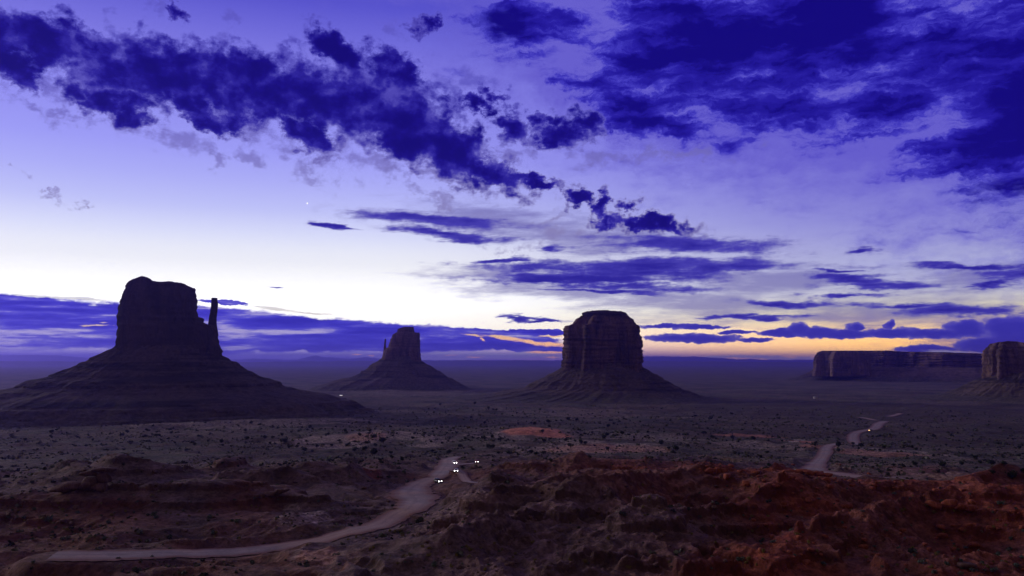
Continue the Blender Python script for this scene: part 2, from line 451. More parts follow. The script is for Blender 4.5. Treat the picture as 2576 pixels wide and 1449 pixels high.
SPURS = []
for L, am, wd in [([(1960, 1235), (1800, 1275), (1640, 1300), (1480, 1325), (1330, 1345), (1200, 1352)], 8, 13), ([(2200, 1300), (2000, 1330), (1850, 1372), (1700, 1392), (1560, 1420)], 7, 12),
                  ([(2500, 1330), (2300, 1370), (2150, 1400), (2000, 1440)], 6, 11), ([(1500, 1190), (1400, 1215), (1300, 1248), (1220, 1262)], 2.5, 9), ([(1640, 1190), (1600, 1225), (1500, 1260), (1420, 1275)], 2.5, 10),
                  ([(1560, 1330), (1420, 1372), (1250, 1400), (1120, 1430)], 6, 12), ([(1350, 1290), (1200, 1318), (1080, 1340), (960, 1365)], 5, 12), ([(2560, 1240), (2400, 1275), (2200, 1290)], 7, 11),
                  ([(1780, 1180), (1740, 1215), (1700, 1250)], 2.5, 9), ([(150, 1210), (300, 1222), (450, 1215), (600, 1200)], 5, 12), ([(560, 1240), (760, 1232), (900, 1215), (980, 1200)], 4, 10), ([(100, 1290), (350, 1300), (640, 1290)], 4, 14)]:
    SPURS.append(([on_base(a, b) for a, b in L], am, wd))


def spur_h(x, y):
    s = np.zeros(np.shape(x))
    for (L, am, wd) in SPURS:
        qx = x + fbm2(x / 24, y / 24, 2, 141) * 5; qy = y + fbm2(x / 24, y / 24, 2, 142) * 5
        s = s + am * 1.7 * np.exp(-seg_d(qx, qy, L) / wd)
    return s


def smooth_h(x, y):
    """base surface and the big forms, without small relief"""
    r = np.hypot(x, y); az = np.degrees(np.arctan2(x, y))
    h = base_h(r)
    far = sstep(r, 380, 900)
    h = h + fbm2(x / 420, y / 420, 2, 5) * 5.0 * sstep(r, 300, 700) * (1 - 0.7 * sstep(r, 2500, 5000))
    h = h + fbm2(x / 150, y / 150, 2, 8) * 1.8 * far * (1 - sstep(r, 1800, 3500))
    # red ridge across the right foreground
    rd, rz = seg_d(x, y, RIDGE, [p[2] for p in RIDGE])
    side = np.where(r > 330, 26.0, 62.0)
    w = np.exp(-(rd / side) ** 2) * sstep(az, -3, 6)
    h = h * (1 - w) + np.maximum(h, rz) * w
    # low pale rise in front of the left butte
    m = MOUND
    for (mx, my, sx, sy, hh) in m:
        ca = mx / math.hypot(mx, my); sa = my / math.hypot(mx, my)
        u = (x - mx) * sa - (y - my) * ca; v = (x - mx) * ca + (y - my) * sa
        h = h + hh * np.exp(-(u / sx) ** 2 - (v / sy) ** 2)
    return crest_cap(x, y, h)


MOUND = []
for (a, b, sx, sy, hh) in [(640, 1068, 170, 60, 9), (330, 1080, 130, 50, 5), (950, 1105, 90, 50, 8), (1330, 1096, 60, 50, 7), (1500, 1125, 90, 50, 5), (1950, 1120, 60, 30, 4),
                           (1260, 1262, 26, 22, 5), (1190, 1238, 18, 12, 4), (900, 1352, 14, 9, 3.5), (1180, 1300, 32, 16, 5), (200, 1430, 26, 12, 6), (560, 1285, 60, 14, 4),
                           (250, 1225, 24, 10, 5), (700, 1215, 30, 12, 5), (1330, 1195, 40, 10, 5), (1500, 1200, 30, 10, 4)]:
    p = on_base(a, b); MOUND.append((p[0], p[1], sx, sy, hh))


def catmull(P, n):
    P = np.array(P, float); out = []
    Q = np.vstack([2 * P[0] - P[1], P, 2 * P[-1] - P[-2]])
    for i in range(1, len(Q) - 2):
        for t in np.linspace(0, 1, n, endpoint=False):
            a, b, c, d = Q[i - 1], Q[i], Q[i + 1], Q[i + 2]
            out.append(0.5 * (2 * b + (c - a) * t + (2 * a - 5 * b + 4 * c - d) * t * t + (3 * b - 3 * c + d - a) * t ** 3))
    out.append(P[-1])
    return np.array(out)


def march(px, py, H, r0=170.0, r1=6000.0, n=1500):
    """first hit of the view ray with a height function"""
    d = ray(px, py); k = math.hypot(d[0], d[1])
    rr = np.geomspace(r0, r1, n)
    x = d[0] / k * rr; y = d[1] / k * rr; z = CAMZ + d[2] / k * rr
    hit = z <= H(x, y)
    i = int(np.argmax(hit)) if hit.any() else n - 1
    return x[i], y[i]


# roads: (pixel x, pixel row, half width in metres)
ROADS = {
    'main': [(132, 1400, 5.6), (200, 1399, 6.2), (300, 1397, 6.4), (450, 1393, 6.0), (600, 1388, 6.0), (720, 1374, 5.0), (830, 1352, 5.2), (920, 1325, 5.4), (990, 1300, 5.8), (1035, 1277, 6.6), (1052, 1257, 7.6),
             (1035, 1241, 9.0), (1048, 1223, 6.5), (1080, 1207, 5.0), (1105, 1192, 5.2), (1122, 1178, 6.5), (1130, 1166, 6.5), (1130, 1156, 5.5), (1150, 1149, 4)],
    'spur': [(1122, 1170, 4.0), (1160, 1168, 3.4), (1205, 1164, 3.0), (1250, 1158, 2.4)],
    'track': [(1140, 1183, 3.0), (1163, 1193, 2.6), (1185, 1208, 2.2), (1215, 1216, 1.8), (1260, 1222, 1.2)],
    'right': [(2030, 1190, 10), (2046, 1180, 8), (2056, 1163, 6.0), (2072, 1148, 5.6), (2075, 1140, 6.5), (2083, 1121, 6.0), (2110, 1115, 4)],
    'pad': [(1965, 1180, 6), (2030, 1187, 11), (2090, 1193, 12), (2150, 1199, 9), (2215, 1203, 6), (2275, 1204, 3)],
    'far': [(2155, 1119, 6), (2146, 1108, 7), (2150, 1092, 7), (2172, 1084, 7), (2200, 1078, 8), (2212, 1066, 8), (2225, 1060, 8)],
    'farther': [(2163, 1050, 7), (2185, 1054, 6), (2210, 1058, 6)],
    'farthest': [(2235, 1048, 7), (2265, 1040, 6)],
}
ROADW = {}
for kk, L in ROADS.items():
    pts = np.array([(*march(a, b, smooth_h), w) for a, b, w in L])
    c = catmull(pts, 14)
    z = smooth_h(c[:, 0], c[:, 1])
    for _ in range(30):
        z[1:-1] = (z[:-2] + z[1:-1] * 2 + z[2:]) / 4
    ROADW[kk] = np.column_stack([c[:, 0], c[:, 1], c[:, 2], z])


def road_field(x, y):
    """(distance beyond the road edge, road height)"""
    best = np.full(x.shape, 1e9); zz = np.zeros(x.shape)
    for kk, c in ROADW.items():
        m = (x > c[:, 0].min() - 40) & (x < c[:, 0].max() + 40) & (y > c[:, 1].min() - 40) & (y < c[:, 1].max() + 40)
        if not m.any():
            continue
        xs, ys = x[m], y[m]
        bd = np.full(xs.shape, 1e9); bz = np.zeros(xs.shape)
        for i in range(len(c) - 1):
            ax, ay, bx, by = c[i, 0], c[i, 1], c[i + 1, 0], c[i + 1, 1]
            L = (bx - ax) ** 2 + (by - ay) ** 2 + 1e-9
            t = np.clip(((xs - ax) * (bx - ax) + (ys - ay) * (by - ay)) / L, 0, 1)
            d = np.hypot(xs - ax - t * (bx - ax), ys - ay - t * (by - ay)) - (c[i, 2] + t * (c[i + 1, 2] - c[i, 2]))
            k = d < bd
            bd = np.where(k, d, bd); bz = np.where(k, c[i, 3] + t * (c[i + 1, 3] - c[i, 3]), bz)
        k = bd < best[m]
        tmp = best[m]; tmp[k] = bd[k]; best[m] = tmp
        tmp = zz[m]; tmp[k] = bz[k]; zz[m] = tmp
    return best, zz


def terrace(z, step, sharp):
    q = z / step
    f = q - np.floor(q)
    return (np.floor(q) + sstep(f, 0.5 - sharp, 0.5 + sharp)) * step


def bad_mask(x, y):
    r = np.hypot(x, y); az = np.degrees(np.arctan2(x, y))
    return (1 - sstep(r, 335, 430)) * sstep(az + fbm2(x / 60, y / 60, 2, 33) * 6, -11, 1)


def ground_h(x, y):
    x = np.asarray(x, float); y = np.asarray(y, float)
    sh = x.shape
    x = x.ravel(); y = y.ravel()
    r = np.hypot(x, y)
    e, rz = road_field(x, y)
    h0 = smooth_h(x, y) + spur_h(x, y) * sstep(e, 3, 26)
    near = 1 - sstep(r, 480, 760)
    mid = sstep(r, 380, 650) * (1 - sstep(r, 3000, 5000))
    bad = bad_mask(x, y)
    # spurs and gullies of the badlands
    wx = x + fbm2(x / 70, y / 70, 2, 41) * 16; wy = y + fbm2(x / 70, y / 70, 2, 42) * 16
    g = ridge2(wx / 62 + wy / 150, wy / 95, 3, 11, 0.42) - 0.45
    rd = seg_d(x, y, RIDGE)
    d = g * 8 * bad * sstep(rd, 4, 40)
    d = d + (ridge2(wx / 17, wy / 26, 4, 19, 0.55) - 0.5) * 2.6 * bad
    left = near * (1 - bad)
    d = d + ((ridge2(wx / 85, wy / 60, 3, 23) - 0.45) * 6.5 + (ridge2(wx / 22, wy / 22, 3, 27) - 0.5) * 1.7) * left
    d = d + (fbm2(x / 55, y / 40, 3, 51) * 1.8 + (ridge2(x / 30, y / 22, 2, 57) - 0.5) * 1.4) * mid
    h = h0 + d * sstep(r, 40, 160)
    # rock ledges: beds that stand out of the slope
    tz = h + fbm2(x / 130, y / 130, 2, 61) * 3
    t1 = terrace(tz, 4.6, 0.07) - tz
    patch = sstep(fbm2(x / 75, y / 75, 2, 67), -0.15, 0.2)
    h = h + t1 * (0.5 * bad + 0.4 * left) * patch
    # blocky rubble
    rub = np.maximum(0, pn2(x / 2.6, y / 2.6, 71)) * 0.8 + np.maximum(0, pn2(x / 5.5, y / 5.5, 73)) * 0.9 + np.maximum(0, pn2(x / 1.3, y / 1.3, 75)) * 0.6
    h = h + rub * sstep(fbm2(x / 40, y / 40, 2, 77) + 0.5 * np.abs(t1) / 2.6, 0.15, 0.6) * (bad + 0.35 * left)
    h = h + fbm2(x / 6, y / 6, 2, 81) * 0.22 * near + (ridge2(x / 7, y / 7, 2, 85) - 0.5) * 1.3 * bad
    h = crest_cap(x, y, h, (ridge2(x / 15, y / 15, 3, 151) - 0.62) * 4.0)
    k = 1 - sstep(e, 0.3, 7.0)
    h = h * (1 - k) + (rz - 0.25) * k
    return h.reshape(sh)


# ------------------------------------------------------------------ object helpers
COL = scene.collection


def tag(o, label=None, cat=None, group=None, kind=None):
    if label: o['label'] = label
    if cat: o['category'] = cat
    if group: o['group'] = group
    if kind: o['kind'] = kind
    return o


def mesh_np(name, V, faces, mat=None, parent=None, smooth=False, attrs=None):
    """faces: (n,4) or (n,3) integer array, or a list of such arrays"""
    if not isinstance(faces, list):
        faces = [faces]
    me = bpy.data.meshes.new(name)
    V = np.asarray(V, np.float32)
    me.vertices.add(len(V)); me.vertices.foreach_set('co', V.ravel())
    nl = sum(f.size for f in faces)
    me.loops.add(nl)
    me.loops.foreach_set('vertex_index', np.concatenate([f.ravel() for f in faces]).astype(np.int32))
    npoly = sum(len(f) for f in faces)
    me.polygons.add(npoly)
    tot = np.concatenate([np.full(len(f), f.shape[1]) for f in faces]).astype(np.int32)
    start = np.concatenate([[0], np.cumsum(tot)[:-1]]).astype(np.int32)
    me.polygons.foreach_set('loop_start', start)
    me.polygons.foreach_set('loop_total', tot)
    if smooth:
        me.polygons.foreach_set('use_smooth', np.ones(npoly, bool))
    for an, av in (attrs or {}).items():
        at = me.attributes.new(an, 'FLOAT', 'POINT')
        at.data.foreach_set('value', np.asarray(av, np.float32))
    me.update(calc_edges=True)
    if mat: me.materials.append(mat)
    o = bpy.data.objects.new(name, me)
    COL.objects.link(o)
    if parent: o.parent = parent
    return o


def grid_faces(nr, nc, closed=True, off=0):
    i = np.arange(nr - 1)[:, None]; j = np.arange(nc if closed else nc - 1)[None, :]
    j2 = (j + 1) % nc
    a = i * nc + j; b = i * nc + j2; c = (i + 1) * nc + j2; d = (i + 1) * nc + j
    return np.stack([a, b, c, d], -1).reshape(-1, 4) + off


def empty(name, loc=(0, 0, 0), rz=0.0):
    o = bpy.data.objects.new(name, None); COL.objects.link(o)
    o.location = loc; o.rotation_euler = (0, 0, rz)
    o.empty_display_size = 0.5
    return o


def new_mat(name, rough=0.9):
    m = bpy.data.materials.new(name); m.use_nodes = True
    m.node_tree.nodes.clear()
    N = NT(m.node_tree)
    b = N.n.new('ShaderNodeBsdfPrincipled'); b.inputs['Roughness'].default_value = rough
    b.inputs['Specular IOR Level'].default_value = 0.15
    o = N.n.new('ShaderNodeOutputMaterial'); N.l.new(b.outputs[0], o.inputs['Surface'])
    return m, N, b


def attr(N, name):
    n = N.n.new('ShaderNodeAttribute'); n.attribute_name = name
    return n.outputs['Fac']


def bump(N, b, h, strength=0.6, dist=1.0):
    n = N.n.new('ShaderNodeBump'); n.inputs['Strength'].default_value = strength
    n.inputs['Distance'].default_value = dist
    N.l.new(h, n.inputs['Height']); N.l.new(n.outputs[0], b.inputs['Normal'])


# ------------------------------------------------------------------ ground material
mg, N, b = new_mat('desert_ground', 0.95)
pos = N.n.new('ShaderNodeNewGeometry').outputs['Position']
n_big = N.noise(pos, 0.006, 4, 0.6)
n_mid = N.noise(pos, 0.045, 5, 0.6)
n_fine = N.noise(pos, 0.6, 6, 0.7)
red, sand, scrub, pale, dark_ground, mauve = [attr(N, k) for k in ('red', 'sand', 'scrub', 'pale', 'dark_ground', 'mauve')]
col = N.ramp(n_mid, [(0.3, (0.10, 0.06, 0.05, 1)), (0.5, (0.16, 0.094, 0.078, 1)), (0.7, (0.26, 0.155, 0.125, 1))])
col = N.mix(N.math('MULTIPLY', red, 0.9), col, N.ramp(n_mid, [(0.3, (0.15, 0.036, 0.022, 1)), (0.5, (0.24, 0.058, 0.03, 1)), (0.72, (0.33, 0.10, 0.05, 1))]))
col = N.mix(N.math('MULTIPLY', mauve, N.smooth(n_mid, 0.3, 0.6)), col, (0.17, 0.105, 0.105, 1))
col = N.mix(N.math('MULTIPLY', scrub, N.smooth(N.math('ADD', n_mid, N.math('MULTIPLY', n_fine, 0.4)), 0.5, 0.78, 0.25, 0.95)), col,
            N.ramp(n_big, [(0.4, (0.04, 0.044, 0.028, 1)), (0.6, (0.125, 0.125, 0.082, 1))]))
col = N.mix(N.math('MULTIPLY', pale, N.smooth(n_fine, 0.35, 0.65, 0.3, 1.0)), col, (0.42, 0.33, 0.27, 1))
col = N.mix(sand, col, N.ramp(n_mid, [(0.35, (0.50, 0.20, 0.12, 1)), (0.65, (0.66, 0.30, 0.19, 1))]))
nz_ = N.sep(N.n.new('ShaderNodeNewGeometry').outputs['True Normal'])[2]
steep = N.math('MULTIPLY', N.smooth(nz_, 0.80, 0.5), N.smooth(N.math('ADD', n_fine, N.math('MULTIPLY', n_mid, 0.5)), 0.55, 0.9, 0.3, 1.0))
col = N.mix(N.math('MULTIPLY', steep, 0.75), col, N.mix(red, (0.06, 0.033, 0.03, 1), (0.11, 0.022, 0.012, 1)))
n_gr = N.noise(pos, 0.16, 4, 0.6)
col = N.mix(0.75, col, N.mix(1.0, col, N.ramp(n_gr, [(0.32, (0.45, 0.45, 0.45, 1)), (0.68, (1.6, 1.6, 1.6, 1))]), 'MULTIPLY'))
col = N.mix(dark_ground, col, N.ramp(n_mid, [(0.35, (0.042, 0.03, 0.026, 1)), (0.65, (0.085, 0.064, 0.052, 1))]))
# low brush too small to model on the far plain
vor = N.voronoi(pos, 0.16)
vor2 = N.voronoi(pos, 0.42)
dots = N.math('MAXIMUM', N.math('MULTIPLY', N.smooth(vor, 0.34, 0.2), N.smooth(n_mid, 0.45, 0.6)), N.math('MULTIPLY', N.smooth(vor2, 0.36, 0.22), 0.8))
col = N.mix(N.math('MULTIPLY', N.math('MULTIPLY', dots, scrub), N.math('SUBTRACT', 1.0, sand)), col, (0.045, 0.045, 0.036, 1))
stn = N.smooth(N.voronoi(pos, 0.75), 0.32, 0.18)
col = N.mix(N.math('MULTIPLY', N.math('MULTIPLY', stn, N.smooth(N.noise(pos, 0.06, 3, 0.6), 0.45, 0.6)), 0.55), col, (0.05, 0.03, 0.026, 1))
col = N.mix(0.6, col, N.mix(1.0, col, N.ramp(n_fine, [(0.32, (0.2, 0.2, 0.2, 1)), (0.68, (2.0, 2.0, 2.0, 1))]), 'MULTIPLY'))
N.put(b.inputs['Base Color'], col)
bump(N, b, N.math('ADD', N.math('MULTIPLY', n_fine, 1.3), N.math('MULTIPLY', N.noise(pos, 2.2, 3, 0.6), 0.35)), 1.0, 1.6)

# ------------------------------------------------------------------ ground mesh
az_in = np.linspace(-39, 39, 1100)
az_out = np.linspace(39, 321, 96)[1:-1]
az = np.radians(np.concatenate([az_in, az_out]))
rr = np.concatenate([[0.6], np.geomspace(1.2, 185, 34)[:-1], np.geomspace(185, 460, 430)[:-1], np.geomspace(460, 3200, 270)[:-1], np.geomspace(3200, 45000, 70)])
R_, A_ = np.meshgrid(rr, az, indexing='ij')
X_ = R_ * np.sin(A_); Y_ = R_ * np.cos(A_)
Z_ = ground_h(X_, Y_)
xf, yf, rf = X_.ravel(), Y_.ravel(), R_.ravel()
azf = np.degrees(np.arctan2(xf, yf))
bad = bad_mask(xf, yf)
nz1 = fbm2(xf / 45, yf / 45, 3, 91)
nz2 = fbm2(xf / 160, yf / 160, 3, 95)


def patchm(l, nz=nz1, k=0.5):
    m = np.zeros(xf.shape)
    for (a, b_, wx_, wy_, amp) in l:
        d = math.radians(azel(a, b_)[0]); cx, cy = march(a, b_, smooth_h)
        r0 = math.hypot(cx, cy)
        u = (xf - cx) * math.cos(d) - (yf - cy) * math.sin(d)
        v = (xf - cx) * math.sin(d) + (yf - cy) * math.cos(d)
        q = (u / (wx_ * r0 / FPX)) ** 2 + (v / wy_) ** 2
        m = np.maximum(m, amp * sstep(1 - np.sqrt(q) + nz * k, 0.0, 0.25))
    return m


red_a = np.clip(bad * (sstep(azf + nz2 * 10 + (330 - rf) * 0.05, 3, 15) * 0.75 + 0.25 * sstep(nz1, -0.2, 0.3)) + 0.55 * (1 - sstep(rf, 330, 560)) * sstep(nz2 + nz1 * 0.5, 0.1, 0.5), 0, 1)
red_a = np.maximum(red_a, patchm([(2400, 1240, 330, 45, 0.9), (930, 1203, 40, 22, 0.9), (860, 1195, 30, 14, 0.6), (1800, 1155, 60, 30, 0.8), (2290, 1190, 180, 60, 0.6)]))
sand_a = patchm([(1322, 1084, 80, 30, 1.0), (1378, 1094, 55, 20, 0.95), (930, 1098, 60, 30, 0.3), (1500, 1130, 130, 32, 0.35), (2200, 1140, 110, 30, 0.35), (1640, 1130, 60, 20, 0.25), (800, 1432, 60, 12, 0.35), (1990, 1109, 66, 26, 0.85), (2060, 1122, 40, 20, 0.5), (1880, 1096, 80, 24, 0.5)], nz1, 0.35)
scrub_a = sstep(rf + nz1 * 120, 400, 720) * (0.75 + 0.25 * sstep(nz2, -0.2, 0.2)) + 0.25 * (1 - sstep(rf, 400, 720)) * (1 - bad)
pale_a = patchm([(600, 1064, 260, 70, 0.5), (200, 1075, 160, 50, 0.35), (950, 1100, 190, 70, 0.75), (1250, 1095, 90, 50, 0.7), (1480, 1128, 200, 60, 0.8), (1620, 1105, 160, 90, 0.4), (2230, 1135, 130, 40, 0.6),
                 (1900, 1120, 130, 40, 0.5), (770, 1318, 48, 13, 0.9), (740, 1300, 30, 8, 0.6), (800, 1432, 70, 14, 0.65), (1150, 1340, 200, 12, 0.25), (330, 1165, 30, 8, 0.7), (100, 1050, 100, 60, 0.15),
                 (1050, 990, 200, 300, 0.3), (1500, 1040, 260, 150, 0.3), (2350, 1200, 260, 50, 0.3), (2500, 1160, 200, 50, 0.2)], nz1, 0.9)
e_rd, _ = road_field(xf, yf)
red_a = np.maximum(red_a, 0.5 * (1 - sstep(e_rd, 0.5, 5)) * sstep(nz1, -0.2, 0.4))
mauve_a = (1 - sstep(rf, 600, 1100)) * (1 - red_a)
dark_ground_a = patchm([(330, 1036, 760, 330, 0.95), (60, 1030, 500, 300, 0.9), (300, 1064, 900, 190, 0.75), (2300, 1040, 700, 500, 0.5), (1500, 1006, 330, 330, 0.7), (1010, 975, 220, 500, 0.7), (2300, 1085, 420, 330, 0.35)], nz2, 0.3)  # darker patches of plain around the feet of the buttes
Vg = np.column_stack([xf, yf, Z_.ravel()])
Fg = grid_faces(len(rr), len(az))
Fg = Fg[:, ::-1]
centre = np.array([[0, 0, float(CAMZ - 1.65)]])
tri = np.stack([np.arange(len(az)), (np.arange(len(az)) + 1) % len(az), np.full(len(az), len(Vg))], -1)[:, ::-1]
Vg = np.vstack([Vg, centre])
ap = lambda a: np.append(a, a[0])
mesh_np('ground', Vg, [Fg, tri], mg, smooth=True, attrs={'red': ap(red_a), 'sand': ap(sand_a), 'scrub': ap(scrub_a), 'pale': ap(pale_a), 'dark_ground': ap(dark_ground_a), 'mauve': ap(mauve_a)})['kind'] = 'structure'

# ------------------------------------------------------------------ roads
mr, N, b = new_mat('dirt_road', 0.9)
pos = N.n.new('ShaderNodeNewGeometry').outputs['Position']
n1 = N.noise(pos, 0.12, 4, 0.6); n2 = N.noise(pos, 1.2, 4, 0.6)
ac = attr(N, 'across')
col = N.ramp(n1, [(0.3, (0.20, 0.168, 0.155, 1)), (0.7, (0.38, 0.325, 0.29, 1))])
edge = N.smooth(N.math('ADD', N.math('ABSOLUTE', ac), N.math('MULTIPLY', N.math('ADD', n2, n1), 0.55)), 0.95, 1.45)
col = N.mix(N.smooth(N.noise(pos, 0.03, 3, 0.6), 0.45, 0.6, 0, 0.6), col, (0.36, 0.24, 0.18, 1))
col = N.mix(edge, col, (0.20, 0.105, 0.08, 1))
tracks = N.smooth(N.math('SINE', N.math('MULTIPLY', N.math('ADD', ac, N.math('MULTIPLY', n1, 0.5)), 11.0)), 0.1, 0.9, 0.0, 0.35)
col = N.mix(tracks, col, (0.20, 0.15, 0.15, 1))
col = N.mix(0.4, col, N.mix(1.0, col, N.ramp(n2, [(0.3, (0.6, 0.6, 0.6, 1)), (0.7, (1.35, 1.3, 1.3, 1))]), 'MULTIPLY'))
N.put(b.inputs['Base Color'], col)
bump(N, b, n2, 0.3, 0.3)
for q, (kk, c) in enumerate(ROADW.items()):
    nx = 9
    t = np.gradient(c[:, :2], axis=0); t /= np.linalg.norm(t, axis=1)[:, None] + 1e-9
    nrm = np.column_stack([t[:, 1], -t[:, 0]])
    s = np.linspace(-1, 1, nx)
    wl = c[:, 2] * (1 + 0.2 * fbm2(c[:, 0] / 7, c[:, 1] / 7, 3, 3, 0.7)); wr = c[:, 2] * (1 + 0.2 * fbm2(c[:, 0] / 7, c[:, 1] / 7, 3, 13, 0.7))
    wv = np.where(s[None, :] < 0, wl[:, None], wr[:, None])
    P = c[:, None, :2] + nrm[:, None, :] * (s[None, :] * wv)[..., None]
    z = np.repeat(c[:, 3][:, None], nx, 1) + 0.1 - 0.12 * np.abs(s)[None, :] ** 3 + 0.004 * q * 5
    V = np.column_stack([P.reshape(-1, 2), z.ravel()])
    o = mesh_np('dirt_road', V, grid_faces(len(c), nx, False)[:, ::-1], mr, smooth=True, attrs={'across': np.tile(s, len(c))})
    o['kind'] = 'structure'

# ------------------------------------------------------------------ rock material
def rock_mat(name, dark, lightc, streak=1.0, sz=1.0):
    m, N, b = new_mat(name, 0.92)
    pos = N.n.new('ShaderNodeNewGeometry').outputs['Position']
    st = N.noise(N.mapping(pos, sc=(0.032 / sz, 0.032 / sz, 0.006 / sz)), 1.0, 8, 0.72, 0.6)       # upright stains and joints
    bd = N.noise(N.mapping(pos, sc=(0.004 / sz, 0.004 / sz, 0.09 / sz)), 1.0, 4, 0.6)       # beds
    nf = N.noise(pos, 0.25 / sz, 5, 0.65)
    col = N.ramp(N.math('ADD', N.math('MULTIPLY', st, 0.75), N.math('MULTIPLY', nf, 0.25)), [(0.40, dark), (0.5, tuple(0.55 * a + 0.45 * c for a, c in zip(dark, lightc))), (0.60, lightc)])
    col = N.mix(N.smooth(bd, 0.52, 0.66, 0, 0.6), col, dark)
    N.put(b.inputs['Base Color'], col)
    bump(N, b, N.math('ADD', N.math('MULTIPLY', st, 1.6 * streak), N.math('MULTIPLY', nf, 0.8)), 0.9, 5.0 * sz)
    return m


def talus_mat(name, dark, lightc, sz=1.0):
    m, N, b = new_mat(name, 0.95)
    pos = N.n.new('ShaderNodeNewGeometry').outputs['Position']
    bd = N.noise(N.mapping(pos, sc=(0.003 / sz, 0.003 / sz, 0.06 / sz)), 1.0, 4, 0.6)
    nf = N.noise(pos, 0.12 / sz, 6, 0.7)
    nb = N.noise(pos, 0.012 / sz, 4, 0.6)
    col = N.ramp(N.math('ADD', N.math('MULTIPLY', nf, 0.6), N.math('MULTIPLY', nb, 0.4)), [(0.38, dark), (0.6, lightc)])
    col = N.mix(N.smooth(bd, 0.51, 0.62, 0, 0.8), col, tuple(v * 0.5 for v in dark[:3]) + (1,))
    # the foot of the slope is covered with the same scrubby soil as the plain
    zz_ = N.sep(pos)[2]
    col = N.mix(N.smooth(N.math('ADD', zz_, N.math('MULTIPLY', N.math('SUBTRACT', nb, 0.5), 40.0)), 34.0, 2.0, 0, 0.85), col,
                N.ramp(nf, [(0.4, (0.06, 0.056, 0.042, 1)), (0.62, (0.135, 0.12, 0.092, 1))]))
    N.put(b.inputs['Base Color'], col)
    v = N.voronoi(pos, 0.2 / sz)
    bump(N, b, N.math('ADD', N.math('MULTIPLY', nf, 1.5), N.math('MULTIPLY', v, 0.4)), 0.8, 4.0 * sz)
    return m


FR = [0.0, 1.0]


def frame(px):
    """face the following solids towards the eye: local axes along and across the line of sight to a pixel column"""
    a = math.radians(azel(px, 900)[0]); FR[0], FR[1] = math.sin(a), math.cos(a)


def at_plane(px, row, D):
    d = ray(px, row); t = D / (d[0] * FR[0] + d[1] * FR[1])
    return (d[0] * FR[1] - d[1] * FR[0]) * t, CAMZ + d[2] * t


def to_world(u, D):
    return u * FR[1] + D * FR[0], -u * FR[0] + D * FR[1]


